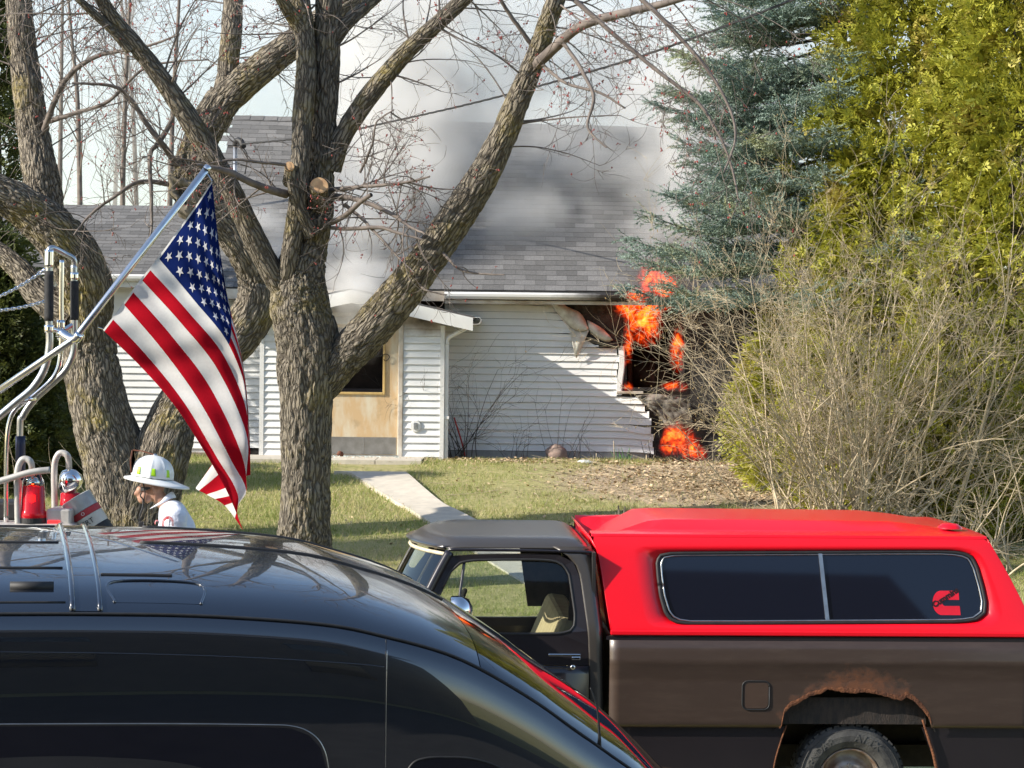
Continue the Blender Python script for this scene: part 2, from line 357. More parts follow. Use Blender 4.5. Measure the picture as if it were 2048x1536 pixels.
# roof with its shingles
roof = MB(); tk = Vector((0, .03, -.12))
for s in (1, -1):
    pts = [[(roofpt(x, t) if s == 1 else Vector((x, 2 * RY - roofpt(x, t).y, roofpt(x, t).z))) for x in np.linspace(XL - .25, XR + .25, 12)] for t in (0, .5, 1)]
    roof.grid(pts); roof.grid([[q + Vector((0, 0, -.14)) for q in r] for r in pts]); roof.grid([pts[0], [q + Vector((0, 0, -.14)) for q in pts[0]]])
    for e in (0, -1): roof.grid([[r[e] for r in pts], [r[e] + Vector((0, 0, -.14)) for r in pts]])
roof = roof.build('roof', MDECK, house)
def shingle_mesh(name, wd=.302, ln=.20, th=.009):
    return MB().box(0, wd, -.0, ln, 0, th).mesh(name)
SM = shingle_mesh('shingle')
def shingles(ptf, x0, x1, rows, parent, keep, skip=None):
    exp_ = 1.0 / rows; cand = []
    for r in range(rows):
        x = x0 + (-.15 if r % 2 else 0) + random.uniform(-.02, .02)
        while x < x1:
            t = r * exp_ + random.uniform(-.0007, .0007)
            if x >= x0 - .16: cand.append((t, x))
            x += .306
    big = []; n = 0
    for t, x in cand:
        p = ptf(x, t); u = (ptf(x + .3, t) - p).normalized(); v = (ptf(x, min(t + .02, 1.2)) - p).normalized(); nn = u.cross(v)
        tilt = .035; v2 = (v - nn * tilt).normalized(); n2 = u.cross(v2)
        m = Matrix(((u.x, v2.x, n2.x, p.x + nn.x * .012), (u.y, v2.y, n2.y, p.y + nn.y * .012), (u.z, v2.z, n2.z, p.z + nn.z * .012), (0, 0, 0, 1)))
        if skip and skip(p): big.append(m); continue
        if n < keep: link('shingle', SM, MSHING, parent, m); n += 1
        else: big.append(m)
    bv = np.array([tuple(q.co) for q in SM.vertices]); bf = np.array([tuple(q.vertices) for q in SM.polygons])
    A = np.array([[list(r) for r in m] for m in big])
    VV = np.einsum('nij,kj->nki', A[:, :3, :3], bv) + A[:, None, :3, 3]
    FF = bf[None] + (np.arange(len(big)) * len(bv))[:, None, None]
    link('shingle_field', mesh_np('shingle_field', VV.reshape(-1, 3), FF.reshape(-1, 4)), MSHING, parent, kind='stuff')
vis0, vis1 = W(660, 500).x, W(1420, 500).x
shingles(roofpt, XL - .25, XR + .2, 37, roof, 185, lambda p: p.x < vis0 or p.x > vis1)
cap = MB()
for k in range(40):
    x = XL - .25 + k * (XR - XL + .5) / 40; p = roofpt(x, 1)
    cap.extr([(x, RY - .13, p.z - .055), (x, RY, p.z + .03), (x, RY + .13, p.z - .055), (x, RY, p.z + .01)], ((XR - XL + .5) / 40 * 1.15, 0, .006))
cap.build('ridge_cap', MSHING, roof, kind='stuff')
# eave trim and gutter over the right wall
gx0, gx1 = P(889, 580, EY).x, XR + .2
BX('fascia', MSOOTTRIM, roof, gx0, gx1, EY + .0, EY + .03, zE - .19, zE - .045)
BX('fascia', MSOOTTRIM, roof, XL - .25, gx0 - .003, EY - .022, EY - .002, zE - .16, zE - .012)
BX('soffit', MSOOTTRIM, roof, gx0, gx1, EY + .03, WY - .001, zE - .16, zE - .13)
BX('soffit', MSOFF, roof, XL - .2, P(520, 600, EY).x, EY + .03, WY - .001, zE - .16, zE - .13)
MGUT = NB('gutter_paint'); _p = MGUT.pos(); _c = W(1300, 590)
_d = MGUT.math('ABSOLUTE', MGUT.math('SUBTRACT', MGUT.node('ShaderNodeSeparateXYZ', {0: _p}).outputs[0], _c.x + .6))
_s = MGUT.math('ADD', MGUT.math('SUBTRACT', 2.0, _d), MGUT.math('MULTIPLY', MGUT.noise(_p, 4, 5), .6))
MGUT.set(color=MGUT.mix(MGUT.ramp(_s, [(.2, 0.0), (.9, 1.0)]), (.78, .77, .74), (.035, .03, .026)), rough=.4); MGUT = MGUT.m
g = MB(); sec = [(0, 0), (-.09, .005), (-.115, -.02), (-.11, -.055), (-.08, -.09), (0, -.095)]
g.grid([[(x, EY - .002 + a, zE - .03 + c) for a, c in sec] for x in np.linspace(gx0, gx1, 12)]); g.build('gutter', MGUT, roof, solid=.004)

# ---------------------------------------------------------------- entry porch, part of the house
vx0, vx1 = V_(521, 760).x, V_(887, 760).x; vz = P(900, 650, VY).z
ent = empty('entry', (V_(700, 900).x, VY, 0)); ent.parent = house; ent.matrix_parent_inverse = PINV(house)
dx0, dx1 = V_(612, 760).x, V_(796, 760).x; dzt = V_(700, 634).z
aw = P(703, 578, VY - .32); ae = P(946, 634, VY - .32); hw = ae.x - aw.x; zap, zev = aw.z, ae.z
def rz_(x): return zap - (zap - zev) * abs(x - aw.x) / hw
ew = MB().box(vx0, dx0 - .06, VY + .01, VY + .1, -.05, vz).box(dx1 + .06, vx1, VY + .01, VY + .1, -.05, vz)
ew.box(vx0 + .004, vx0 + .1, VY + .1, WY - .004, -.05, vz - .01).box(vx1 - .1, vx1 - .004, VY + .1, WY - .004, -.05, vz - .01)
ew.extr([(vx0, VY + .01, vz + .001), (vx1, VY + .01, vz + .001), (vx1, VY + .01, rz_(vx1) - .12), (aw.x, VY + .01, zap - .12), (vx0, VY + .01, rz_(vx0) - .12)], (0, .09, 0))
ew = ew.build('entry_wall', MS, ent)
for i in range(int((vz - .03) / PH) + 1):
    z = .03 + i * PH
    if z + PH > vz + .05: continue
    plank(dx1 + .07, vx1 - .05, z, 0, i, VY + .009).build('siding_plank', MS, ew)
    plank(vx0 + .05, dx0 - .07, z, 0, i + 9, VY + .009).build('siding_plank', MS, ew)
for i in range(3):
    z = vz + .03 + i * PH
    x_ = min(hw * .93, (zap - .16 - z) / ((zap - zev) / hw))
    if x_ > .2: plank(aw.x - x_, aw.x + x_, z, 0, i + 30, VY + .009).build('siding_plank', MS, ew)
for x in (vx0 - .012, vx1 - .05): BX('corner_trim', MTRIM, ew, x, x + .062, VY - .022, VY + .05, -.04, vz - .01)
ds = BX('downspout', MTRIM, ew, vx1 + .015, vx1 + .075, VY + .0, VY + .05, -.02, V_(893, 688).z, bevel=.008)
MB().tube([(vx1 + .045, VY + .025, V_(893, 690).z), (vx1 + .06, VY + .025, V_(893, 676).z), P(918, 664, VY - .02), P(934, 655, VY - .1), P(938, 646, VY - .12)], .032, 8, 14).build('downspout_elbow', MTRIM, ew, smooth=True)
BX('spout_strap', MTRIM, ew, vx1 - .005, vx1 + .085, VY - .008, VY + .01, V_(885, 832).z, V_(885, 838).z)
oc = V_(831, 852); MB().extr([(oc.x + .083 * math.cos(math.pi / 8 + k * math.pi / 4), VY - .035, oc.z + .093 * math.sin(math.pi / 8 + k * math.pi / 4)) for k in range(8)], (0, .03, 0)).build('outlet_plate', MTRIM, ew, bevel=.008)
BX('outlet_cover', MPIPE, ew, oc.x - .03, oc.x + .03, VY - .052, VY - .036, oc.z - .05, oc.z + .05, bevel=.008)
# entry gable roof
er = MB()
for s in (-1, 1):
    e = (aw.x + s * hw, zev)
    er.extr([(aw.x, VY - .3, zap), (e[0], VY - .3, e[1]), (e[0], VY - .3, e[1] - .05), (aw.x, VY - .3, zap - .05)], (0, 1.5, 0))
er = er.build('entry_roof', MSHING, ent)
for s in (-1, 1):
    e = (aw.x + s * hw, zev)
    MB().extr([(aw.x, VY - .325, zap - .012), (e[0], VY - .325, e[1] - .012), (e[0], VY - .325, e[1] - .20), (aw.x, VY - .325, zap - .20)], (0, .024, 0)).build('rake_board', MTRIM, er)
    MB().extr([(aw.x + s * .02, VY - .29, zap - .14), (e[0], VY - .29, e[1] - .14), (e[0], VY - .29, e[1] - .16), (aw.x + s * .02, VY - .29, zap - .16)], (0, .33, 0)).build('soffit', MSOFF, er)
    MB().grid([[(e[0] + s * -a, y, e[1] - .01 + c) for a, c in sec] for y in (VY - .33, WY - .05)]).build('gutter', MTRIM, er, solid=.005)
    for r in range(7):                                   # courses of the small roof
        for c in range(4):
            t0 = 1 - r / 7; x0 = aw.x + s * hw * t0 * 1.01; x1 = aw.x + s * hw * max(0, t0 - .19)
            y0 = VY - .31 + c * .37 + (r % 2) * .0
            MB().extr([(x0, y0 + .004, rz_(x0) + .008), (x1, y0 + .004, rz_(x1) + .004), (x1, y0 + .004, rz_(x1) + .008), (x0, y0 + .004, rz_(x0) + .02)], (0, .362, 0)).build('shingle', MSHING, er)
# door
MDOOR = NB('scorched_door'); _p = MDOOR.pos(); _n = MDOOR.noise(MDOOR.vmap(_p, (4, 1, 1.2)), 2.2, 5)
_c = MDOOR.mix(MDOOR.ramp(_n, [(.35, 0.0), (.62, 1.0)]), (.66, .58, .43), (.60, .42, .23)); _c = MDOOR.mix(MDOOR.ramp(MDOOR.noise(_p, 5, 5), [(.55, 0.0), (.8, .7)]), _c, (.3, .2, .1))
MDOOR.set(color=_c, rough=.5); MDOOR = MDOOR.m
MWOOD = M('scorched_yellow_wood', (.60, .42, .16), (.42, .27, .10), 6, (1, 1, .2), rough=.5, world=True)
MKICK = M('dull_kick_plate', (.30, .29, .27), (.22, .21, .19), 8, rough=.45, metal=.4, world=True)
gx0_, gx1_ = V_(645, 700).x, V_(766, 700).x; gzb, gzt = V_(700, 784).z, V_(700, 655).z
door = MB().box(dx0, gx0_, VY + .03, VY + .08, .05, dzt).box(gx1_, dx1, VY + .03, VY + .08, .05, dzt).box(gx0_, gx1_, VY + .03, VY + .08, .05, gzb).box(gx0_, gx1_, VY + .03, VY + .08, gzt, dzt).build('door', MDOOR, ent)
for a in ((gx0_ - .035, gx0_, gzb - .035, gzt + .035), (gx1_, gx1_ + .035, gzb - .035, gzt + .035), (gx0_, gx1_, gzb - .035, gzb), (gx0_, gx1_, gzt, gzt + .035)):
    BX('glazing_bead', MWOOD, door, a[0], a[1], VY + .005, VY + .045, a[2], a[3], bevel=.006)
for x0, x1 in ((dx0 + .02, V_(729, 900).x), (V_(729, 900).x + .004, dx1 - .02)): BX('kick_plate', MKICK, door, x0, x1, VY + .022, VY + .034, .06, V_(700, 874).z)
BX('broken_pane', MGLASSD, door, gx0_, gx1_, VY + .05, VY + .055, gzb, gzb + .05)
MB().tube([V_(740, 712), V_(760, 712), V_(772, 708), V_(779, 714), V_(772, 722), V_(767, 718)], .006, 6, 24).build('door_pull_wire', MBLACK, door, smooth=True)
fr = MB().box(dx0 - .075, dx0 - .002, VY - .03, VY + .1, .0, dzt + .07).box(dx1 + .002, dx1 + .075, VY - .03, VY + .1, .0, dzt + .07).box(dx0 - .002, dx1 + .002, VY - .028, VY + .1, dzt + .003, dzt + .07).build('door_frame', MSOOTTRIM, ent, bevel=.01)
BX('threshold', MPIPE, ent, dx0, dx1, VY - .06, VY + .1, .0, .048)
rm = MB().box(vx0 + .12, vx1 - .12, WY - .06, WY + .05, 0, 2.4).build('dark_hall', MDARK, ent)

# ---------------------------------------------------------------- low left wing of the house
LY = 33.5; lz = P(260, 552, LY - .35).z; lr = P(230, 414, LY + 2.6)
lx0, lx1 = P(-70, 700, LY).x, XL - .002
def lroof(x, t): return Vector((x, LY - .35 + 2.95 * t, lz + (lr.z - lz) * t))
wing = MB().box(lx0, lx1, LY, LY + .12, -.1, lz - .02).box(lx0, lx0 + .12, LY + .12, LY + 5, -.1, lz - .02).box(lx0 + .12, lx1, LY + 4.9, LY + 5, -.1, lz).build('wing_wall', MS, house)
for i in range(int(lz / PH) - 1):
    plank(lx0, lx1, .05 + i * PH, 0, i + 70, LY - .001).build('siding_plank', MS, wing)
lrf = MB()
for s in (1, -1):
    q = [(lroof(x, t) if s == 1 else Vector((x, 2 * (LY + 2.6) - lroof(x, t).y, lroof(x, t).z))) for x, t in ((lx0 - .2, 0), (lx1, 0), (lx1, 1), (lx0 - .2, 1))]
    lrf.extr(q, (0, 0, -.12))
lrf = lrf.build('wing_roof', MDECK, house)
shingles(lroof, lx0 - .2, lx1 - .2, 21, lrf, 50, lambda p: p.x < P(120, 500, LY).x)
BX('fascia', MTRIM, lrf, lx0 - .2, lx1, LY - .38, LY - .352, lz - .17, lz - .0)
BX('soffit', MSOFF, lrf, lx0 - .2, lx1, LY - .352, LY - .02, lz - .17, lz - .15)
g = MB().grid([[(x, LY - .382 + a, lz + .015 + c) for a, c in sec] for x in (lx0 - .2, lx1)]).build('gutter', MTRIM, lrf, solid=.004)
BX('garage_door', MTRIM, house, P(95, 800, LY).x, P(150, 800, LY).x, LY - .05, LY - .022, .05, 2.0)

# service mast with its drop cable
mz = P(471, 292, 34.4); mast = MB().tube([(mz.x, 34.4, 2.6), (mz.x, 34.4, mz.z)], .035, 10).build('service_mast', MPIPE, house, smooth=True)
MB().tube([(mz.x, 34.4, mz.z), (mz.x + .02, 34.37, mz.z + .08), (mz.x + .1, 34.3, mz.z + .06), (mz.x + .14, 34.25, mz.z - .03)], .05, 8, 10).build('weatherhead', MBLACK, mast, smooth=True)
MB().tube([(mz.x + .1, 34.3, mz.z), (mz.x + .2, 34.25, mz.z - .15), (mz.x + .17, 34.25, mz.z - .45)], .01, 6, 10).build('drip_loop', MBLACK, mast, smooth=True)
cp = crom([P(475, 289, 34.3), P(640, 272, 33.2), P(770, 246, 32.2), P(1010, 190, 30), P(1330, 96, 26), P(1800, -90, 21), P(2300, -330, 17)], 420)
cab = MB()
for k in range(3):
    ph = np.arange(420) * .42 + k * 2.094; q = cp + np.stack([0 * ph, .009 * np.cos(ph), .009 * np.sin(ph)], -1); cab.tube(q, .0078, 5)
cab.build('service_cable', MBLACK, None, smooth=True, label='twisted black power cable running from the roof mast up to the right', cat='cable')
# ---------------------------------------------------------------- trees
def bark_mat(name, c1, c2, lich=(.34, .27, .06), la=.5):
    b = NB(name); p = b.pos(); q = b.node('ShaderNodeAttribute', attribute_name='bark').outputs['Vector']; n2 = b.noise(p, 2.2, 5, .6); n3 = b.noise(p, 30, 4)
    wq = b.node('ShaderNodeVectorMath', {0: b.node('ShaderNodeTexNoise', {'Vector': q, 'Scale': 9.0, 'Detail': 3.0}).outputs['Color'], 1: (.05, .05, .12), 2: q}, operation='MULTIPLY_ADD').outputs[0]
    vo = b.node('ShaderNodeTexVoronoi', {'Vector': b.vmap(wq, (1, 1, .20)), 'Scale': 30.0}, feature='DISTANCE_TO_EDGE').outputs['Distance']
    fib = b.noise(b.vmap(q, (1, 1, .12)), 90, 4, .6); crack = b.ramp(vo, [(.02, 0.0), (.22, 1.0)]); n = b.math('ADD', b.math('MULTIPLY', crack, .75), b.math('MULTIPLY', fib, .45))
    c = b.mix(b.ramp(n, [(.18, 0.0), (.85, 1.0)]), c2, c1); c = b.mix(b.ramp(n2, [(.35, .35), (.55, 0.0)]), c, tuple(x * .55 for x in c1))
    c = b.mix(b.math('MULTIPLY', b.ramp(n2, [(.52, 0.0), (.70, la)]), b.ramp(n3, [(.35, .2), (.6, 1.0)])), c, lich)
    b.set(color=c, rough=.9, spec=.2); b.bump(n, .9, .028); return b.m
MB1 = bark_mat('maple_bark', (.24, .21, .165), (.060, .050, .040))
MB2 = bark_mat('old_tree_bark', (.30, .26, .205), (.065, .054, .043), la=.7)
MTW = M('twig_bark', (.20, .165, .14), (.11, .09, .08), 9, rough=.8)
MTWL = M('pale_twig_bark', (.66, .55, .38), (.47, .37, .24), 9, rough=.8, rnd=.3)
MBUD = M('red_maple_bud', (.36, .06, .05), (.22, .05, .04), 40, rough=.7, rnd=.3)
MCUT = NB('fresh_cut_wood'); _v = MCUT.coord(); _r = MCUT.node('ShaderNodeTexWave', {'Vector': _v, 'Scale': 30, 'Distortion': 1.5, 'Detail': 3}, wave_type='RINGS', rings_direction='Z').outputs[0]
MCUT.set(color=MCUT.mix(_r, (.66, .42, .22), (.56, .33, .17)), rough=.7); MCUT = MCUT.m
def limb_pts(spec, Y):
    """spec: picture points with a width in picture pixels; Y: depth, or a depth per point."""
    n = len(spec); Ys = [Y] * n if not isinstance(Y, (list, tuple)) else Y
    Ys = [q + YO for q in Ys]
    return [P(a, b, y) for (a, b, c), y in zip(spec, Ys)], [c * .455 * y / FPX for (a, b, c), y in zip(spec, Ys)]
def bark_tube(pts, rad, seed=0, amp=.10, wv=.055, ds=.02, sides=None, knots=0):
    pts = np.array([tuple(q) for q in pts]); L = np.linalg.norm(np.diff(pts, axis=0), axis=1).sum(); m = max(6, int(L / ds))
    pr = crom(np.concatenate([pts, np.array(rad)[:, None]], 1), m); p, r = pr[:, :3], np.maximum(pr[:, 3], .004)
    sides = sides or int(np.clip(2 * np.pi * r.max() / .016, 16, 130)); V, F = tube_np(p, r, sides)
    l = np.repeat(np.arange(m) * L / m, sides); a = np.tile(np.linspace(0, 2 * np.pi, sides, endpoint=False), m); rr = np.repeat(r, sides)
    cx, cyy = np.cos(a) * rr, np.sin(a) * rr; s = seed * 7.3
    wob = vn(np.stack([cx * 14 + s, cyy * 14, l * 5], -1)) - .5
    q = np.stack([cx / wv + s + wob * 1.1, cyy / wv + wob * 1.1, l / (wv * 4.2)], -1); n = vn(q); n2 = vn(q * 2.3 + 11); n3 = vn(np.stack([cx * 5 + s, cyy * 5, l * 2.2], -1))
    e = np.abs(n - .5) / .10; e2 = np.abs(n2 - .5) / .12                # furrows where the noise crosses one half
    rid = np.clip(e, 0, 1) ** .6 * (.55 + .45 * np.clip(e2, 0, 1) ** .6)
    scale = np.clip(rr * amp * 1.5, .0, .034)
    d = scale * (rid - .80 + .6 * (n2 - .5)) + rr * .16 * (n3 - .5) - rr * .05
    c = np.repeat(p, sides, 0); nrm = (V - c) / rr[:, None]; V = V + nrm * d[:, None]
    return V, F, np.stack([cx + s, cyy, l], -1)
def tree_part(name, pieces, mat, parent):
    Vs, Fs, o = [], [], 0
    A = []
    for V, F, B in pieces: Vs.append(V); Fs.append(F + o); o += len(V); A.append(B)
    me = mesh_np(name, np.concatenate(Vs), np.concatenate(Fs), True); at = me.attributes.new('bark', 'FLOAT_VECTOR', 'POINT'); at.data.foreach_set('vector', np.concatenate(A).astype(np.float32).ravel())
    return link(name, me, mat, parent)
class Twigs:
    def __init__(s, seed, rmin=.0022): s.rmin = rmin; s.r = np.random.default_rng(seed); s.V, s.F, s.o, s.tips = [], [], 0, []
    def add(s, path, rad, n):
        V, F = tube_np(path, rad, n); s.V.append(V); s.F.append(F + s.o); s.o += len(V)
    def grow(s, p, d, L, r, depth, curl=.35, up=.12, kids=(3, 6), ratio=.55, taper=.35, gap=.05, spread=(.45, .95)):
        k = max(4, int(L / gap)); p = np.array(p, float); d = np.array(d, float); d /= np.linalg.norm(d); path = [p]; h = L / k; bend = s.r.normal(0, 1, 3) * curl / k
        dirs = [d]
        for i in range(k):
            d = d + bend + s.r.normal(0, curl * .35, 3) / math.sqrt(k) * .6 + np.array([0, 0, up / k]); d = d / np.linalg.norm(d); path.append(path[-1] + d * h); dirs.append(d)
        path = np.array(path); rad = r * (1 - (1 - taper) * np.linspace(0, 1, k + 1)); s.add(path, rad, 6 if r > .012 else (4 if r > .005 else 3))
        if depth <= 0: s.tips.append((path[-1], d)); return
        for q in range(s.r.integers(*kids) + 1):
            t = s.r.uniform(.18, 1) if q else 1.0; i = min(k, int(t * k)); dd = dirs[i]; ax = np.cross(dd, s.r.normal(0, 1, 3)); ax /= np.linalg.norm(ax) + 1e-9; an = s.r.uniform(*spread)
            nd = dd * math.cos(an) + ax * math.sin(an)
            s.grow(path[i], nd, L * ratio * s.r.uniform(.6, 1.2), max(rad[i] * .62, s.rmin), depth - 1, curl, up, kids, ratio, taper, gap, spread)
    def build(s, name, mat, parent, **k):
        return link(name, mesh_np(name, np.concatenate(s.V), np.concatenate(s.F), True), mat, parent, **k)
    def buds(s, name, mat, parent, frac=.6, size=.012, n=4):
        octa = np.array([(1, 0, 0), (-1, 0, 0), (0, 1, 0), (0, -1, 0), (0, 0, 1.3), (0, 0, -1.3)], float); of = np.array([(0, 2, 4), (2, 1, 4), (1, 3, 4), (3, 0, 4), (2, 0, 5), (1, 2, 5), (3, 1, 5), (0, 3, 5)])
        Vs, Fs, o = [], [], 0
        for p, d in s.tips:
            if s.r.random() > frac: continue
            for q in range(s.r.integers(1, n + 1)):
                c = p + s.r.normal(0, size * .9, 3); Vs.append(c + octa * size * s.r.uniform(.5, 1.1)); Fs.append(of + o); o += 6
        return link(name, mesh_np(name, np.concatenate(Vs), np.concatenate(Fs)), mat, parent, kind='stuff')
def side_twigs(tw, pts, n, Lr, r, depth, bias=(0, 0, 0), t0=.1, **k):
    c = crom([tuple(q) for q in pts], 60)
    for i in range(n):
        t = int(tw.r.uniform(t0, 1) * 58); d = c[t + 1] - c[t]; d /= np.linalg.norm(d); a = tw.r.normal(0, 1, 3) + np.array(bias); a -= d * (a @ d) * .7; a[1] *= .6
        tw.grow(c[t], a / np.linalg.norm(a) + d * .3, tw.r.uniform(*Lr), r * tw.r.uniform(.7, 1.2), depth, **k)

# --- maple in front of the entry
TY = 17.0; YO = 5.0
maple = empty('maple_tree', G(610, 1105), label='bare maple with spreading limbs standing in front of the entry', cat='tree')
tr, rr_ = limb_pts([(604, 1240, 175), (606, 1190, 150), (607, 1120, 134), (609, 1060, 120), (611, 960, 112), (612, 860, 116), (614, 760, 128), (612, 680, 140), (600, 610, 132), (598, 560, 120), (612, 500, 92), (632, 420, 78), (640, 340, 66), (646, 250, 62), (650, 150, 62), (655, 60, 62), (660, -60, 56), (668, -300, 44)], TY)
trunk = tree_part('trunk', [bark_tube(tr, rr_, 1, .13, .06, .02)], MB1, maple)
limbs = []
def limb(spec, Y, seed, parent=None, name='limb', mat=None, amp=.10, wv=.05):
    p, r = limb_pts(spec, Y); tree_part(name, [bark_tube(p, r, seed, amp, wv, .02)], mat or MB1, parent or maple); return p
R1 = limb([(640, 790, 60), (686, 720, 84), (730, 672, 88), (800, 590, 86), (862, 508, 80), (920, 425, 76), (970, 345, 70), (1010, 262, 62), (1045, 180, 52), (1078, 95, 46), (1104, 20, 44), (1130, -60, 40), (1165, -200, 30)], [17, 16.95, 16.9, 16.8, 16.7, 16.6, 16.5, 16.4, 16.3, 16.2, 16.1, 16, 15.8], 2)
L1_ = limb([(590, 610, 60), (548, 552, 56), (505, 470, 54), (462, 380, 50), (420, 305, 48), (372, 228, 48), (318, 150, 42), (266, 84, 38), (222, 30, 34), (190, -30, 32), (150, -140, 26)], [17, 16.9, 16.8, 16.7, 16.6, 16.5, 16.4, 16.3, 16.2, 16.1, 16], 3, amp=.06)
L2 = limb([(262, 100, 30), (225, 60, 24), (180, 20, 20), (140, -20, 18), (80, -90, 14)], [16.3, 16.2, 16.1, 16, 15.9], 4, amp=.05)
S1 = limb([(575, 600, 50), (580, 520, 44), (592, 430, 44), (600, 340, 42), (606, 240, 46), (612, 140, 46), (608, 60, 44), (600, 10, 46), (585, -90, 40), (570, -250, 32)], [17, 16.8, 16.75, 16.7, 16.75, 16.8, 16.85, 16.9, 17, 17], 5)
S2 = limb([(606, 70, 40), (590, 40, 36), (570, 10, 30), (545, -40, 28), (500, -140, 20)], [16.85, 16.8, 16.7, 16.6, 16.4], 6, amp=.06)
R2 = limb([(664, 340, 44), (682, 280, 44), (722, 215, 46), (768, 155, 44), (820, 96, 40), (880, 42, 38), (940, -15, 36), (1000, -80, 30), (1080, -180, 22)], [17, 16.95, 16.9, 16.85, 16.8, 16.7, 16.6, 16.5, 16.4], 7, amp=.06)
S3 = limb([(662, 90, 36), (690, 50, 32), (730, 15, 28), (775, -25, 24), (840, -90, 20)], [17, 17, 17.1, 17.2, 17.3], 8, amp=.06)
D1 = limb([(622, 470, 40), (600, 420, 30), (586, 370, 28), (579, 330, 22)], [16.8, 16.7, 16.62, 16.58], 9)
# sawn stub facing the viewer and the small one beside it
for (a, b, ww, Y0, Y1, lean, sd) in ((638, 372, 38, 17.0, 16.62, 34, 3), (579, 332, 20, 16.9, 16.53, 20, 4)):
    c0, c1 = P(a - 2, b + lean * 1.6, Y0 + YO), P(a, b, Y1 + YO); rad = ww * .5 * (Y1 + YO) / FPX; ax = (c1 - c0).normalized()
    tree_part('limb_stub', [bark_tube([c0, c0.lerp(c1, .5), c1], [rad * 1.3, rad * 1.12, rad * .99], sd, .05, .03, .012)], MB1, maple)
    mm = Matrix.Translation(c1 - ax * .012) @ (Vector((a * 0 - .12 if a < 600 else .0, -1, .05)).normalized()).to_track_quat('Z', 'Y').to_matrix().to_4x4()
    MB().lathe([(0, .012), (rad * .5, .0115), (rad * .96, .010), (rad * 1.0, -.01)], 28, mm).build('sawn_face', MCUT, maple, smooth=False)
tw = Twigs(11, .0033)
K = dict(curl=.55, up=.10, kids=(2, 5), ratio=.52)
side_twigs(tw, R1[6:], 16, (.6, 1.3), .011, 2, (.5, 0, .1), **K)
side_twigs(tw, L1_[3:], 24, (.5, 1.2), .010, 2, (-.3, 0, .3), **K)
side_twigs(tw, R2[2:], 18, (.5, 1.1), .010, 2, (.3, 0, -.2), **K)
side_twigs(tw, S1[5:], 12, (.5, 1.0), .010, 2, **K)
side_twigs(tw, tr[11:], 10, (.5, 1.0), .010, 2, (0, 0, .2), **K)
def branch(spec, Y, n, Lr=(.25, .6), depth=1, r2=.006, bias=(0, 0, 0), tw_=None, **k):
    p, r = limb_pts(spec, Y); pr = crom(np.concatenate([np.array([tuple(q) for q in p]), np.array(r)[:, None]], 1), max(12, len(spec) * 9))
    pr[:, :3] += .015 * np.cumsum(np.random.default_rng(len(spec)).normal(0, .35, (len(pr), 3)), 0) * .3
    (tw_ or tw).add(pr[:, :3], pr[:, 3], 7); kk = dict(K); kk.update(k); side_twigs(tw_ or tw, pr[:, :3], n, Lr, r2, depth, bias, **kk)
# low twiggy branches crossing in front of the roof
branch([(668, 392, 15), (702, 396, 13), (745, 412, 11), (790, 432, 9), (822, 452, 7), (852, 468, 4)], [16.9, 16.6, 16.4, 16.3, 16.2, 16.1], 15, (.35, .8), 2, .008)
branch([(664, 380, 12), (720, 372, 9), (770, 368, 8), (820, 360, 6), (862, 348, 4)], [16.9, 16.5, 16.3, 16.2, 16.1], 13, (.35, .8), 2, .008, bias=(0, 0, .6))
branch([(664, 456, 9), (700, 456, 9), (760, 453, 9), (800, 462, 7), (846, 474, 4)], [16.9, 16.5, 16.3, 16.2, 16.1], 8, (.25, .6), 1, .007)
branch([(664, 446, 13), (690, 430, 12), (718, 404, 11), (742, 388, 10)], [16.9, 16.5, 16.3, 16.2], 1)
branch([(720, 345, 6), (735, 315, 6), (748, 285, 5), (758, 240, 4), (790, 215, 3)], [16.5, 16.4, 16.3, 16.25, 16.2], 8, (.25, .5), 1, .007)
branch([(572, 388, 20), (535, 378, 18), (495, 364, 16), (460, 344, 15), (430, 335, 13), (395, 330, 8)], [16.7, 16.4, 16.2, 16.1, 16, 15.9], 12, (.3, .8), 2, .008, bias=(0, 0, -.3))
branch([(570, 330, 8), (520, 324, 7), (470, 318, 6), (420, 325, 4)], [16.5, 16.3, 16.2, 16.1], 5, (.2, .5))
branch([(690, 410, 9), (730, 440, 7), (760, 470, 6), (800, 510, 4), (830, 540, 3)], [16.8, 16.5, 16.3, 16.2, 16.1], 9, (.3, .6), 1, .007)
branch([(880, 500, 8), (915, 535, 6), (950, 545, 5), (1008, 548, 3)], [16.6, 16.4, 16.3, 16.2], 3, (.1, .25), depth=0)
branch([(832, 560, 7), (850, 580, 5), (895, 590, 3)], [16.7, 16.5, 16.4], 1, (.1, .2), depth=0)
# right-hand budding sprays
branch([(1070, 130, 26), (1110, 95, 24), (1160, 55, 22), (1230, 30, 20), (1320, 8, 16), (1420, -20, 12)], [16.2, 15.8, 15.5, 15.2, 15, 14.8], 13, (.5, 1.2), 2, .007, (.3, 0, -.7), up=-.25)
branch([(1125, 85, 9), (1160, 130, 9), (1190, 190, 8), (1180, 250, 6), (1215, 290, 4)], [15.7, 15.5, 15.3, 15.2, 15.1], 8, (.3, .6), 1, .004, (.2, 0, -.5))
branch([(1080, 125, 8), (1130, 165, 7), (1200, 185, 6), (1250, 215, 4)], [16.1, 15.8, 15.6, 15.5], 6, (.25, .5), 1, .004)
branch([(1062, 88, 11), (1020, 30, 9), (990, -20, 8), (960, -90, 6)], [16.2, 16.1, 16, 15.9], 4, (.3, .6), 1, .004)
branch([(1150, 0, 12), (1230, 70, 10), (1310, 140, 9), (1400, 210, 8), (1455, 300, 6), (1480, 400, 4)], [14.6, 14.5, 14.4, 14.3, 14.2, 14.1], 16, (.35, .8), 2, .004, (.1, 0, -.6), up=-.2)
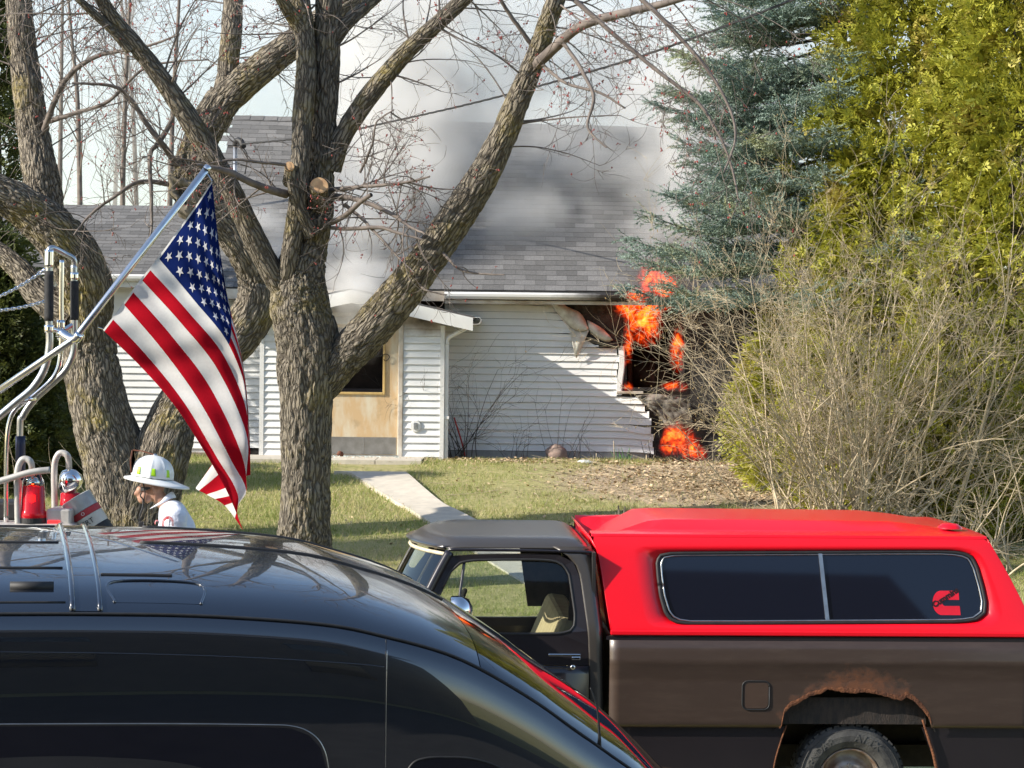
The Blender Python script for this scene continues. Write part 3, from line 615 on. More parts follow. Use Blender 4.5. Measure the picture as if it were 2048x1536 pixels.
branch([(1240, -40, 12), (1330, 40, 10), (1420, 140, 8), (1475, 250, 6), (1450, 340, 4)], [14.3, 14.2, 14.1, 14, 13.9], 14, (.35, .8), 2, .004, (.1, 0, -.6), up=-.2)
for pts_, r_ in ((R1, .085), (L1_, .07), (S1, .08), (R2, .06), (S2, .05), (S3, .05), (tr, .10), (L2, .04)):
    e_ = np.array(tuple(pts_[-1])); d_ = np.array(tuple(pts_[-1] - pts_[-2])); d_ /= np.linalg.norm(d_)
    tw.grow(e_, d_ + np.array([0, 0, .5]), tw.r.uniform(3.0, 4.6), r_, 3, curl=.5, up=.25, kids=(3, 6), ratio=.55, gap=.32, spread=(.35, .8))
tw.build('branches', MTW, maple); tw.buds('buds', MBUD, maple, .30, .0095, 3)
# --- old hollow tree at the left
YO = 6.2
old = empty('old_tree', G(275, 1060), label='old twin-stemmed tree with a hollow knot, behind the flag', cat='tree')
def ol(spec, Y, seed, name='limb', **k): return limb(spec, Y, seed, old, name, MB2, **k)
ol([(270, 1130, 210), (262, 1060, 175), (248, 1000, 160), (232, 930, 150), (208, 850, 140), (190, 770, 128), (182, 700, 118), (178, 630, 112), (168, 560, 122), (135, 495, 118), (88, 445, 104), (36, 405, 88), (-30, 370, 80), (-120, 320, 70)], [18.6] * 7 + [18.5, 18.4, 18.3, 18.2, 18.1, 18, 17.9], 20, 'trunk', amp=.13, wv=.06)
ol([(290, 1040, 130), (312, 960, 128), (330, 890, 124), (352, 830, 112), (388, 770, 104), (430, 715, 100), (480, 665, 100), (512, 610, 96), (512, 555, 88), (492, 505, 80), (462, 460, 82), (425, 420, 92), (392, 385, 98), (385, 340, 90), (398, 290, 80), (420, 240, 78), (450, 190, 74)], [18.5, 18.5, 18.6] + [18.7] * 6 + [18.6] * 8, 21, 'trunk', amp=.13, wv=.06)
OB1 = ol([(425, 250, 70), (450, 200, 74), (510, 145, 72), (570, 98, 66), (640, 45, 62), (720, -10, 56), (800, -70, 50)], [18.6, 18.55, 18.5, 18.5, 18.6, 18.7, 18.8], 22)
OB2 = ol([(440, 215, 50), (452, 165, 50), (458, 110, 48), (464, 50, 48), (468, -10, 46), (475, -110, 40)], [18.6, 18.6, 18.65, 18.7, 18.8, 18.9], 23)
OS = ol([(95, 470, 80), (88, 400, 84), (80, 340, 80), (68, 270, 72), (58, 190, 66), (48, 110, 62), (40, 30, 60), (34, -60, 54)], [18.5, 18.5, 18.5, 18.6, 18.6, 18.7, 18.7, 18.8], 24)
ol([(150, 640, 90), (80, 590, 66), (40, 540, 52), (-10, 500, 46), (-60, 470, 40)], [18.5, 18.6, 18.7, 18.8, 18.9], 25)
# the hollow knot: a rim with a dark cavity
hc = P(366, 388, 18.33 + YO); hm = Matrix.Translation(hc) @ Matrix.Rotation(math.radians(-20), 4, 'Y') @ Matrix.Rotation(math.radians(80), 4, 'X')
rim = MB()
rows = []
for k in range(26):
    a = 2 * math.pi * k / 26; rr2 = 1 + .22 * math.sin(3 * a + 1) + .15 * math.sin(7 * a)
    rows.append([hm @ Vector((math.cos(a) * q * rr2 * .8, math.sin(a) * q * rr2 * 1.35, z)) for q, z in ((.20, -.10), (.17, .01), (.135, .055), (.095, .03), (.07, -.02), (.05, -.16))])
rim.grid(rows + [rows[0]]); rim.build('knot_rim', MB2, old, smooth=True)
MB().lathe([(0, -.12), (.09, -.10), (.12, -.02)], 16, hm).build('knot_hollow', MCHAR, old, smooth=True)
tw2 = Twigs(21, .0035)
side_twigs(tw2, OB1[1:], 9, (.4, .9), .008, 2, (.2, 0, -.2), **K); side_twigs(tw2, OS[2:], 16, (.8, 1.7), .012, 2, (.7, 0, .3), **K); side_twigs(tw2, OB2, 12, (.5, 1.0), .009, 2, **K)
branch([(85, 265, 14), (110, 200, 13), (140, 150, 12), (200, 110, 10), (280, 95, 7), (360, 70, 4)], [18.5, 18.3, 18.2, 18.1, 18, 17.9], 9, (.4, 1.0), 2, .006, (0, 0, .5), tw2)
branch([(400, 352, 18), (360, 330, 16), (330, 290, 14), (300, 250, 12), (265, 195, 10), (230, 170, 8), (150, 165, 5)], [18.6, 18.5, 18.2, 18.1, 18, 17.9, 17.8], 13, (.4, 1.0), 2, .008, (-.4, 0, .3), tw2)
branch([(345, 236, 12), (318, 285, 11), (300, 310, 10), (302, 380, 9), (305, 450, 6), (298, 480, 3)], [18.4, 18.3, 18.2, 18.1, 18, 17.9], 9, (.3, .8), 2, .007, (-.3, 0, 0), tw2)
branch([(385, 378, 14), (335, 368, 12), (280, 365, 10), (240, 385, 8), (180, 430, 6), (150, 470, 4)], [18.5, 18.4, 18.2, 18, 17.9, 17.8], 12, (.4, .9), 2, .008, (-.3, 0, .2), tw2)
branch([(90, 245, 13), (150, 225, 10), (220, 200, 8), (300, 130, 6), (420, 115, 3)], [18.5, 18.2, 18, 17.9, 17.8], 8, (.4, .9), 2, .005, (.2, 0, .3), tw2)
for pts_, r_ in ((OB1, .10), (OB2, .09), (OS, .11)):
    e_ = np.array(tuple(pts_[-1])); d_ = np.array(tuple(pts_[-1] - pts_[-2])); d_ /= np.linalg.norm(d_)
    tw2.grow(e_, d_ + np.array([0, 0, .4]), 4.0, r_, 3, curl=.5, up=.25, kids=(3, 6), ratio=.55, gap=.32, spread=(.35, .8))
tw2.build('branches', MTW, old); tw2.buds('buds', MBUD, old, .25, .009, 3)
# suckers and dead stalks at its foot belong to a small dry bush
tw3 = Twigs(31); b0 = G(252, 1075)
for k in range(70):
    tw3.grow((b0.x + tw3.r.normal(0, .35), b0.y - .55 + tw3.r.normal(0, .12), float(gz(0, b0.y - .55))), (tw3.r.normal(-.15, .7), tw3.r.normal(-.1, .3), 1), tw3.r.uniform(.4, 1.05), .005, 1, curl=.5, up=-.1, kids=(0, 2))
tw3.build('dry_bush', MTWL, None, label='dry tan stalks at the foot of the old twin-stemmed tree', cat='bush')

# --- thin bare saplings far behind the low wing
for k, (px, Yb, top, lean) in enumerate(((118, 48, -160, 10), (172, 44, -60, -40), (238, 46, -190, 30), (290, 50, -120, -60), (330, 45, -200, 40), (215, 53, -80, 60))):
    sp = Twigs(40 + k); base = P(px, 420, Yb); base.z = 0
    mid = P(px + lean * .4, 220, Yb); tp = P(px + lean, top, Yb)
    t = empty('sapling', base, label=('thin leaning bare sapling', 'slim forked bare sapling', 'tall straight bare sapling', 'leaning bare sapling nearest the hollow tree', 'tall grey sapling touching the hollow tree', 'small bare sapling in the middle')[k] + ' beyond the low roof wing', cat='tree', group='bare saplings behind the wing')
    pth = crom([tuple(base), tuple((base + mid) / 2), tuple(mid), tuple((mid + tp) / 2), tuple(tp)], 40)
    sp2 = Twigs(60 + k); sp2.add(pth, np.linspace(.075, .02, 40), 7); sp2.build('trunk', MTW, t)
    for q in range(16):
        i = int(sp.r.uniform(.3, .95) * 38); sp.grow(pth[i], (sp.r.normal(0, .6), sp.r.normal(0, .4), 1.0), sp.r.uniform(1.0, 2.6), .022 * (1 - i / 50), 2, curl=.35, up=.3, kids=(2, 5), ratio=.5, gap=.16)
    sp.build('branches', MTW, t); sp.buds('buds', MBUD, t, .5, .02, 2)

# ---------------------------------------------------------------- evergreens
def replicate(V, F, A):
    VV = np.einsum('nij,kj->nki', A[:, :3, :3], V) + A[:, None, :3, 3]
    return VV.reshape(-1, 3), (F[None] + (np.arange(len(A)) * len(V))[:, None, None]).reshape(-1, F.shape[1])
def orient(d, roll, s, p):
    """matrices whose Y axis is d, Z roughly up, rolled, scaled."""
    d = d / np.linalg.norm(d, axis=1)[:, None]; up = np.tile([0, 0, 1.0], (len(d), 1)); x = np.cross(d, up); x /= np.linalg.norm(x, axis=1)[:, None] + 1e-9; z = np.cross(x, d)
    c, si = np.cos(roll)[:, None], np.sin(roll)[:, None]; x2, z2 = x * c + z * si, -x * si + z * c
    A = np.zeros((len(d), 4, 4)); A[:, :3, 0] = x2 * s[:, None]; A[:, :3, 1] = d * s[:, None]; A[:, :3, 2] = z2 * s[:, None]; A[:, :3, 3] = p; A[:, 3, 3] = 1; return A
def spruce_twig(seed, n=28, L=.25):
    r = np.random.default_rng(seed); V, F = [], []
    V2, F2 = tube_np([(0, 0, 0), (0, L, 0)], [.005, .002], 3); V.append(V2); F.append(np.concatenate([F2[:, [0, 1, 2]], F2[:, [0, 2, 3]]])); o = len(V2)
    for k in range(n):
        y = r.uniform(0.02, 1) * L; a = r.uniform(0, 2 * np.pi); d = np.array([math.cos(a), r.uniform(.35, .9), math.sin(a)]); d /= np.linalg.norm(d); ln = r.uniform(.018, .030) * 1.35
        s = np.cross(d, r.normal(0, 1, 3)); s /= np.linalg.norm(s); b = np.array([0, y, 0]); V.append(np.array([b - s * .0064, b + s * .0064, b + d * ln])); F.append(np.array([[o, o + 1, o + 2]])); o += 3
    return np.concatenate(V), np.concatenate(F)
MSPR = NB('blue_spruce_needles'); _ir = MSPR.n.new('ShaderNodeNewGeometry').outputs['Random Per Island']; _p = MSPR.pos()
_c = MSPR.mix(_ir, (.31, .39, .335), (.15, .23, .175)); _c = MSPR.mix(MSPR.ramp(MSPR.noise(_p, 1.6, 4), [(.5, 0.0), (.72, 1.0)]), _c, (.34, .35, .17))
MSPR.set(color=_c, rough=.6); MSPR = MSPR.m
def spruce(name, base, height, rad, levels, seed, label, sector=None, dense=1.0, zmin=.3):
    r = np.random.default_rng(seed); t = empty(name, base, label=label, cat='tree')
    tk = Twigs(seed); tk.add(np.array([(base[0], base[1], base[2] - .1), (base[0], base[1], base[2] + height * .5), (base[0] + .05, base[1], base[2] + height)]), [.2, .12, .02], 12); tk.build('trunk', MTW, t)
    br = Twigs(seed + 1); pos, dr, sc = [], [], []
    for lv in range(levels):
        z_ = z = zmin + (height - zmin - .2) * (lv / levels) ** .95; reach = rad * (1 - (z / height)) ** .42 + .15; n = 7 if sector is None else 9
        for k in range(n):
            az = 2 * math.pi * (k + r.uniform(-.3, .3)) / n + lv * 1.3
            if sector is not None: az = sector[0] + (sector[1] - sector[0]) * (k + r.uniform(0, 1)) / n
            L = reach * r.uniform(.66, 1.12); q = 14; z = z_ + r.uniform(-.28, .28); s = np.linspace(0, 1, q)
            path = np.stack([base[0] + math.cos(az) * L * s, base[1] + math.sin(az) * L * s, base[2] + z - .30 * L * s + .26 * L * s ** 3 + .0 * s], -1)
            br.add(path, np.linspace(.028, .005, q), 5)
            fw = np.array([math.cos(az), math.sin(az), .05]); sd = np.array([-math.sin(az), math.cos(az), 0])
            m = int(L / .050 * dense)
            for i in range(m):                                      # branchlets down both sides, drooping sprays
                u = .25 + .75 * (i + r.random()) / m; fi = u * (q - 1); i0 = min(int(fi), q - 2); c = path[i0] + (path[i0 + 1] - path[i0]) * (fi - i0); side = 1 if i % 2 else -1
                dl = (.55 * (1.02 - u) + .12) * min(L, 1.6) * r.uniform(.6, 1.1); d = fw * r.uniform(.55, .9) + sd * side * r.uniform(.5, .95) + np.array([0, 0, r.uniform(-.12, .12)]); d /= np.linalg.norm(d)
                for j in range(max(1, int(dl / .11))):
                    w_ = j * .11; pos.append(c + d * w_ + r.normal(0, .012, 3)); dr.append(d + r.normal(0, .28, 3)); sc.append(r.uniform(.75, 1.1))
            for j in range(5): pos.append(path[-1] - fw * .05 * j); dr.append(fw + r.normal(0, .35, 3)); sc.append(r.uniform(.8, 1.1))
    br.build('boughs', MTW, t); pos, dr, sc = np.array(pos), np.array(dr), np.array(sc); nn = len(pos); Vs, Fs, o = [], [], 0
    for v in range(3):
        V, F = spruce_twig(seed * 3 + v); i = np.arange(v, nn, 3); VV, FF = replicate(V, F, orient(dr[i], r.uniform(0, 6, len(i)), sc[i], pos[i])); Vs.append(VV); Fs.append(FF + o); o += len(VV)
    link('needles', mesh_np('needles', np.concatenate(Vs), np.concatenate(Fs)), MSPR, t, kind='stuff'); return t
sb = P(1670, 700, 28.4); spruce('blue_spruce', (sb.x, 28.4, float(gz(0, 28.4))), 8.8, 2.9, 13, 5, 'blue-green spruce reaching its boughs over the burning corner', (math.radians(140), math.radians(290)), 1.5, 2.95)
# left of the frame an unseen evergreen is added to cast the front lawn's shadow
YARD = 1

def spray(seed):
    r = np.random.default_rng(seed); V, F, o = [], [], 0
    def leaf(b, d, ln, wd):
        nonlocal o
        s = np.array([-d[1], d[0], 0]); V.append(np.array([b, b + d * ln * .55 + s * wd, b + d * ln, b + d * ln * .55 - s * wd]) + np.array([0, 0, 1]) * r.normal(0, .003, (4, 1))); F.append(np.array([(o, o + 1, o + 2, o + 3)])); o += 4
    for k in range(3):
        y = .015 + .11 * k / 3; b = np.array([r.normal(0, .006), y, 0])
        for sgn in (-1, 1):
            d = np.array([sgn * r.uniform(.5, .9), r.uniform(.5, .9), r.normal(0, .12)]); d /= np.linalg.norm(d); leaf(b, d, r.uniform(.04, .075) * (1.35 - .5 * k / 3), .0145)
    leaf(np.array([0, .14, 0.]), np.array([0, 1., 0]), .06, .008)
    V = np.concatenate(V); V[:, 2] += -.9 * V[:, 1] ** 2; return V, np.concatenate(F)
def cedar_mat(name, c1, c2, c3):
    b = NB(name); ir = b.n.new('ShaderNodeNewGeometry').outputs['Random Per Island']; n = b.noise(b.pos(), 2.2, 4)
    c = b.mix(ir, c1, c2); c = b.mix(b.ramp(n, [(.52, 0.0), (.72, .8)]), c, c3); b.set(color=c, rough=.55)
    tr_ = b.node('ShaderNodeBsdfTranslucent', {'Color': b.mix(.3, c, (.3, .32, .05))}); mx = b.node('ShaderNodeMixShader', {0: .3}); b.l.new(b.b.outputs[0], mx.inputs[1]); b.l.new(tr_.outputs[0], mx.inputs[2]); b.l.new(mx.outputs[0], b.out.inputs[0]); return b.m
MCED = cedar_mat('yellow_green_cedar', (.52, .49, .055), (.32, .34, .045), (.55, .41, .13))
MCED2 = cedar_mat('dark_cedar', (.10, .12, .03), (.05, .07, .02), (.12, .11, .035))
def cedar(name, base, height, rad, n, seed, label, mat, tw=1.0, scale=1.0, front=True):
    r = np.random.default_rng(seed); t = empty(name, base, label=label, cat='tree'); st = Twigs(seed)
    for k in range(4):
        a = r.uniform(0, 6.3); st.add(crom([(base[0] + .1 * math.cos(a), base[1] + .1 * math.sin(a), base[2] - .05), (base[0] + .12 * math.cos(a), base[1] + .25, base[2] + height * .4), (base[0] + .08 * math.cos(a), base[1] + .15, base[2] + height * .8)], 20), np.linspace(.07, .012, 20), 7)
    st.build('trunk', MTW, t)
    lump = r.normal(0, 1, (90, 3)); pos, dr = [], []
    z = height * (1 - np.sqrt(1 - r.random(n) * .985)) if False else height * r.random(n) ** 1.05
    az = r.uniform(0, 2 * np.pi, n)
    if front: az = np.where(r.random(n) < .62, r.uniform(np.pi * .95, np.pi * 2.05, n), az)
    prof = rad * np.clip(1.0 - (z / height) ** 2.2, .05, 1) * np.clip(.55 + z / (height * .18) * .45, .5, 1)
    nz = vn(np.stack([np.cos(az) * 2.2 + seed, np.sin(az) * 2.2 + 9, z * 1.7], -1)); nz2 = vn(np.stack([np.cos(az) * 6 + seed, np.sin(az) * 6 + 9, z * 4.5], -1))
    rr = prof * (.62 + .42 * nz + .30 * nz2) - np.abs(r.normal(0, .14, n)) * rad * .7
    inner = r.random(n) < .28; rr = np.where(inner, rr * .55, rr)
    p = np.stack([base[0] + np.cos(az) * rr, base[1] + np.sin(az) * rr, base[2] + z + .05], -1)
    d = np.stack([np.cos(az), np.sin(az), np.zeros(n)], -1) + np.array([0, 0, .55]) + r.normal(0, .55, (n, 3))
    Vs, Fs, o = [], [], 0
    for v in range(3):
        V, F = spray(seed * 5 + v); i = np.arange(v, n, 3); VV, FF = replicate(V, F, orient(d[i], r.uniform(-1.6, 1.6, len(i)), r.uniform(.7, 1.25, len(i)) * scale * np.where(inner[i], 2.2, 1.0), p[i])); Vs.append(VV); Fs.append(FF + o); o += len(VV)
    link('foliage', mesh_np('foliage', np.concatenate(Vs), np.concatenate(Fs)), mat, t, kind='stuff'); return t
for k, (px, Yb, h, rd, n, lab) in enumerate(((1835, 27.2, 10.6, 1.75, 17500, 'tall yellow-green cedar rising behind the twiggy shrub'), (2045, 26.0, 10.2, 1.6, 13500, 'tall yellow-green cedar at the right edge of the picture'), (1570, 28.9, 2.4, .85, 2500, 'low yellow-green cedar beside the flames on the ground'), (1905, 25.6, 3.1, 1.25, 5000, 'bushy low cedar behind the shrub, above the red truck cap'), (1710, 26.6, 4.3, 1.05, 4800, 'middle-height cedar tangled in the twiggy shrub'))):
    b = P(px, 800, Yb); cedar('cedar_tree', (b.x, Yb, float(gz(0, Yb))), h, rd, n, 70 + k, lab, MCED)
cedar('shadow_evergreen', (-16.0, 19.4, -1.2), 9.3, 1.7, 3600, 97, 'unseen dark evergreen added left of the yard to shade the lawn', MCED2, 1.0, 2.2, False)  # out of view, added only to throw shade over the lawn
for k, (px, Yb, h, rd, n, lab) in enumerate(((-10, 28.2, 3.1, 1.05, 7000, 'dark green evergreen shrub at the left edge behind the chrome rails'), (115, 29.7, 1.4, .62, 3000, 'low dark evergreen shrub beside the old trunk'), (-25, 31.5, 7.6, .62, 3500, 'tall dark evergreen cut by the left edge'))):
    b = P(px, 800, Yb); cedar('evergreen_shrub', (b.x, Yb, float(gz(0, Yb))), h, rd, n, 90 + k, lab, MCED2, 1.0, 1.0)

# ---------------------------------------------------------------- the bare twiggy shrub in front of the cedars
shr = empty('bare_shrub', G(1730, 1055), label='large bare tan shrub with tangled twigs in front of the cedars', cat='shrub')
ts = Twigs(77); c0 = Vector((P(1700, 1000, 24.6).x, 24.6, float(gz(0, 24.6))))
for k in range(84):
    bx = c0.x + ts.r.normal(0, .45); by = c0.y + ts.r.normal(0, .25); an = max(-.60, ts.r.normal(.06, .52))
    ts.grow((bx, by, c0.z), (math.sin(an) * 1.1, ts.r.normal(-.05, .25), math.cos(an) + .15), ts.r.uniform(1.8, 3.5), ts.r.uniform(.009, .019), 3, curl=.5, up=.15, kids=(3, 6), ratio=.45, gap=.19, spread=(.35, .9), taper=.3)
ts.build('stems', MTWL, shr); ts.buds('dry_buds', M('dry_bud', (.40, .29, .13), (.30, .20, .09), 20, rough=.8, rnd=.3), shr, .30, .008, 2)
tb = Twigs(78)
for k in range(26):
    bx = P(1960, 1000, 23.4).x + tb.r.normal(0, .45); an = tb.r.normal(.15, .6)
    tb.grow((bx, 23.4 + tb.r.normal(0, .2), float(gz(0, 23.4))), (math.sin(an), tb.r.normal(-.05, .2), math.cos(an) + .1), tb.r.uniform(.7, 1.5), .011, 2, curl=.6, up=.05, kids=(3, 6), ratio=.5, gap=.08, spread=(.4, 1.0), taper=.3)
tb.build('bramble', MTWL, None, label='low bare bramble right of the big shrub, over the truck cap', cat='shrub')
# ---------------------------------------------------------------- vehicles: shared paints
def paint(name, c, rough=.35, coat=1.0, n=.06, dirt=None, metal=0.0, coatr=.04, dsc=3, ior=None):
    b = NB(name); p = b.coord(); k = b.noise(p, dsc, 6, .6); cc = b.mix(b.ramp(k, [(.3, 0.0), (.7, 1.0)]), c, tuple(q * (1 - n) for q in c))
    if dirt: cc = b.mix(b.ramp(b.noise(b.coord((1, 1, 6)), 3, 7, .7), [(.52, 0.0), (.78, .55)]), cc, dirt)
    if dirt: cc = b.mix(b.ramp(b.noise(b.coord((1.3, 1, 34)), 4, 3, .6), [(.70, 0.0), (.80, .35)]), cc, (.30, .27, .24))
    b.set(color=cc, rough=rough, coat=coat, coatr=coatr, metal=metal); b.bump(b.noise(p, 1.3, 3), .04, .02)
    if ior: b.b.inputs['Coat IOR'].default_value = ior
    return b.m
PBROWN = paint('dull_brown_paint', (.085, .052, .036), .42, .25, .25, (.13, .09, .065), .1, .3)
PROOFB = paint('dark_cab_roof_paint', (.070, .060, .050), .35, .5, .1, None, .25, .2)
PDOOR = paint('dark_door_paint', (.020, .016, .018), .3, .6, .2, None, .1, .12)
PRED = paint('red_cap_paint', (.86, .003, .014), .32, .25, .03, None, 0, .08)
PVAN = paint('black_van_paint', (.006, .008, .013), .2, 1.0, .1, None, .0, .012, ior=2.0)
MCHR = NB('chrome').set(color=(.80, .80, .80), metal=1.0, rough=.08).m
MSTEEL = M('brushed_steel', (.62, .62, .61), (.48, .48, .47), 15, rough=.28, metal=.95)
MRUB = M('tyre_rubber', (.035, .035, .036), (.09, .088, .082), 12, rough=.85, bump=.3, bscale=80)
MRUST = M('flaking_rust', (.20, .075, .030), (.09, .035, .018), 22, rough=.95, bump=1.0, bscale=70, bdist=.01)
MINNER = M('dark_underbody', (.012, .011, .011), (.03, .026, .022), 14, rough=.8)
MTINT = NB('tinted_glass').set(color=(.004, .005, .012), rough=.03, spec=.5, coat=.3).m
MCREAM = M('cream_rubber_seal', (.62, .56, .40), (.5, .44, .30), 10, rough=.6)
MSEAT = M('tan_seat_cloth', (.50, .40, .22), (.40, .31, .17), 15, rough=.9)
MGLASS = NB('clear_window_glass'); _g = MGLASS.node('ShaderNodeBsdfGlossy', {'Color': (1, 1, 1, 1), 'Roughness': .02}); _t = MGLASS.node('ShaderNodeBsdfTransparent', {'Color': (.80, .85, .83, 1)})
_f = MGLASS.node('ShaderNodeFresnel', {'IOR': 1.45}); _m = MGLASS.node('ShaderNodeMixShader', {0: _f.outputs[0], 1: _t.outputs[0], 2: _g.outputs[0]}); MGLASS.l.new(_m.outputs[0], MGLASS.out.inputs[0]); MGLASS = MGLASS.m
def frame2d(O, th):
    return Matrix.Translation(O) @ Matrix.Rotation(th, 4, 'Z')

# ---------------------------------------------------------------- brown pickup with the red cap
TO = Vector((P(1708, 1500, 13.53).x, 13.53, -1.39)); TM = frame2d(TO, math.radians(2.4)); TI = TM.inverted(); TN = (TM.to_3x3() @ Vector((0, 1, 0)))
def T(px, py, y=0.0):
    """picture point on the plane y metres into the truck, in truck coordinates (x to the tail, z up)."""
    return TI @ PL(px, py, TM @ Vector((0, y, 0)), TN)
truck = empty('pickup_truck', TO, label='rusty brown pickup truck with a bright red cap, parked side on', cat='pickup truck'); truck.matrix_basis = TM
def TB(mb, name, mat, parent=None, **k):
    o = mb.build(name, mat, None, **k); o.parent = parent or truck
    if parent is not None: o.matrix_parent_inverse = parent.matrix_basis.inverted() if parent.parent is truck else Matrix.Identity(4)
    return o
WID = 1.96
def bed_y(z, zt):                                             # relief of the bed side, metres out of the plane
    return -np.interp(z, [zb0, zb0 + .02, zc - .10, zc - .02, zc + .01, zc + .10, zt - .02, zt], [.0, .010, .012, .022, .030, .018, -.005, -.02])
zt = T(1600, 1274).z; zc = T(1600, 1328).z; zb0 = T(1600, 1455).z
xf, xr = T(1219, 1300).x, T(1219, 1300).x + 2.62
arch = [(1556, 1475), (1565, 1440), (1568, 1425), (1580, 1412), (1600, 1402), (1618, 1390), (1640, 1384), (1655, 1376), (1675, 1380), (1700, 1384), (1730, 1383), (1755, 1388), (1780, 1394), (1800, 1400), (1812, 1392), (1828, 1402), (1842, 1415), (1856, 1432), (1861, 1445), (1862, 1475)]
ar = [(T(*q).x, T(*q).z) for q in arch]; ax_, az_ = [q[0] for q in ar], [q[1] for q in ar]
def rag(x): return .012 * (vn(np.stack([np.asarray(x) * 22, np.asarray(x) * 0 + 1.5, np.asarray(x) * 0], -1)) - .5) + .010 * (vn(np.stack([np.asarray(x) * 70, np.asarray(x) * 0 + 4.5, np.asarray(x) * 0], -1)) - .5)
def zbot(x):
    z = np.interp(x, ax_, az_) + rag(x); return np.where((x > ax_[0]) & (x < ax_[-1]), np.maximum(z, zb0), zb0)
cols = np.unique(np.concatenate([np.linspace(xf, xr, 40), np.linspace(ax_[0], ax_[-1], 130)])); rows = []
for t in np.linspace(0, 1, 30):
    zz = zbot(cols) * (1 - t) + zt * t; yy = bed_y(zz, zt); rows.append([(x, y, z) for x, y, z in zip(cols, yy, zz)])
bq = NB('rust_bitten_brown_paint'); oc_ = bq.coord(); wc_ = Vector((T(1711, 1500).x, 0, .34)); rd_ = bq.node('ShaderNodeVectorMath', {0: bq.node('ShaderNodeVectorMath', {0: oc_, 1: (1, 0, .78), 2: (-wc_.x, 0, -wc_.z * .78)}, operation='MULTIPLY_ADD').outputs[0]}, operation='LENGTH').outputs['Value']
nn1 = bq.noise(oc_, 11, 6, .65); nn2 = bq.noise(bq.coord((1, 1, 6)), 3, 7, .7); cc_ = bq.mix(bq.ramp(nn2, [(.48, 0.0), (.78, .6)]), (.055, .035, .025), (.090, .062, .045)); cc_ = bq.mix(bq.ramp(bq.noise(bq.coord((1.3, 1, 34)), 4, 3, .6), [(.70, 0.0), (.80, .35)]), cc_, (.30, .27, .24))
rf_ = bq.ramp(bq.math('ADD', rd_, bq.math('MULTIPLY', bq.math('SUBTRACT', nn1, .5), .34)), [(.475, 1.0), (.57, 0.0)]); cc_ = bq.mix(rf_, cc_, bq.mix(nn1, (.20, .075, .03), (.10, .04, .02)))
bq.set(color=cc_, rough=bq.math('MULTIPLY_ADD', rf_, .45, .40), coat=.45, coatr=.12, metal=.1); bq.bump(bq.math('ADD', bq.math('MULTIPLY', nn1, rf_), bq.noise(oc_, 1.6, 3)), .25, .015)
bed = TB(MB().grid(rows), 'bed_side', bq.m, smooth=True, solid=.004)
x_ = np.linspace(ax_[0] + .004, ax_[-1] - .004, 130); z_ = zbot(x_)
rust = MB().grid([[(a, bed_y(c, zt) - .0035 - .002 * math.sin(3.1 * t), c - .006 + (.012 + .030 * float(vn(np.array([a * 14, 3.3, 1.1])))) * t) for a, c in zip(x_, z_)] for t in np.linspace(0, 1, 5)])
TB(rust, 'rusted_arch_edge', MRUST, smooth=True)
# inner fender, far bed side, floor, lower rocker panels, tailgate
inn = MB(); inn.grid([[(a, y, c + .03) for a, c in zip(np.linspace(ax_[0] - .03, ax_[-1] + .03, 20), np.interp(np.linspace(ax_[0] - .03, ax_[-1] + .03, 20), ax_, az_))] for y in (.02, .5)])
inn.box(ax_[0] - .05, ax_[-1] + .05, .5, .52, .45, zt - .1)
TB(inn, 'inner_fender', MINNER, solid=.006)
lip = MB().grid([[(a, .06, c) for a in np.linspace(ax_[0] + .02, ax_[-1] - .02, 24)] for c in (T(1700, 1448, .06).z, T(1700, 1395, .06).z)]); TB(lip, 'wheel_housing', M('dirty_housing', (.022, .019, .017), (.05, .036, .028), 9, (3, 1, 1), rough=.8, bump=.5), solid=.006)
zl = .42
lowl = MB().extr([(T(1219, 1456).x, .03, zb0 - .002), (T(1574, 1456).x, .03, zb0 - .002), (T(1546, 1540).x, .03, zl), (T(1219, 1540).x, .03, zl)], (0, .02, 0)); TB(lowl, 'rocker_panel', PDOOR)
lowr = MB().extr([(T(1846, 1446).x, .03, zb0 - .002), (xr, .03, zb0 - .002), (xr, .03, zl), (T(1878, 1560).x, .03, zl)], (0, .02, 0)); TB(lowr, 'rocker_panel', PDOOR)
e0 = [T(1846, 1440), T(1858, 1478), T(1868, 1510), T(1876, 1550)]; TB(MB().tube([(q.x, .012, q.z) for q in e0], [.007, .009, .010, .011], 7, 14), 'rusted_fender_edge', MRUST, smooth=True)
e0 = [T(1574, 1452), T(1564, 1480), T(1552, 1520), T(1545, 1560)]; TB(MB().tube([(q.x, .02, q.z) for q in e0], .005, 7, 14), 'rusted_fender_edge', MRUST, smooth=True)
TB(MB().box(xf, xr, WID - .03, WID, .45, zt).box(xf + .003, xf + .03, .03, WID - .03, .5, zt - .02).box(xr - .04, xr - .002, .03, WID - .03, .5, zt - .02).box(xf + .03, xr - .04, .52, WID - .5, .62, .66), 'bed_box', PBROWN)
TB(MB().box(xf - .02, xr + .01, .0, .07, zt - .025, zt - .001), 'bed_rail', PDOOR)
fd = [(T(1511, 1390).x, T(1511, 1390).z)]; cx_, cz_ = fd[0]; fw_, fh_ = .078, .082
def rrect(cx, cz, w_, h, r, y, n=6):
    return [(cx + sx * (w_ - r) + r * math.cos(a + q), y, cz + sz * (h - r) + r * math.sin(a + q)) for sx, sz, a in ((1, 1, 0), (-1, 1, math.pi / 2), (-1, -1, math.pi), (1, -1, 1.5 * math.pi)) for q in np.linspace(0, math.pi / 2, n)]
yb = min(float(bed_y(cz_ + q, zt)) for q in (-.08, -.04, 0, .04, .08)) - .003
TB(MB().extr(rrect(cx_, cz_, fw_, fh_, .03, yb), (0, .05, 0)), 'fuel_door', PBROWN, bevel=.003)
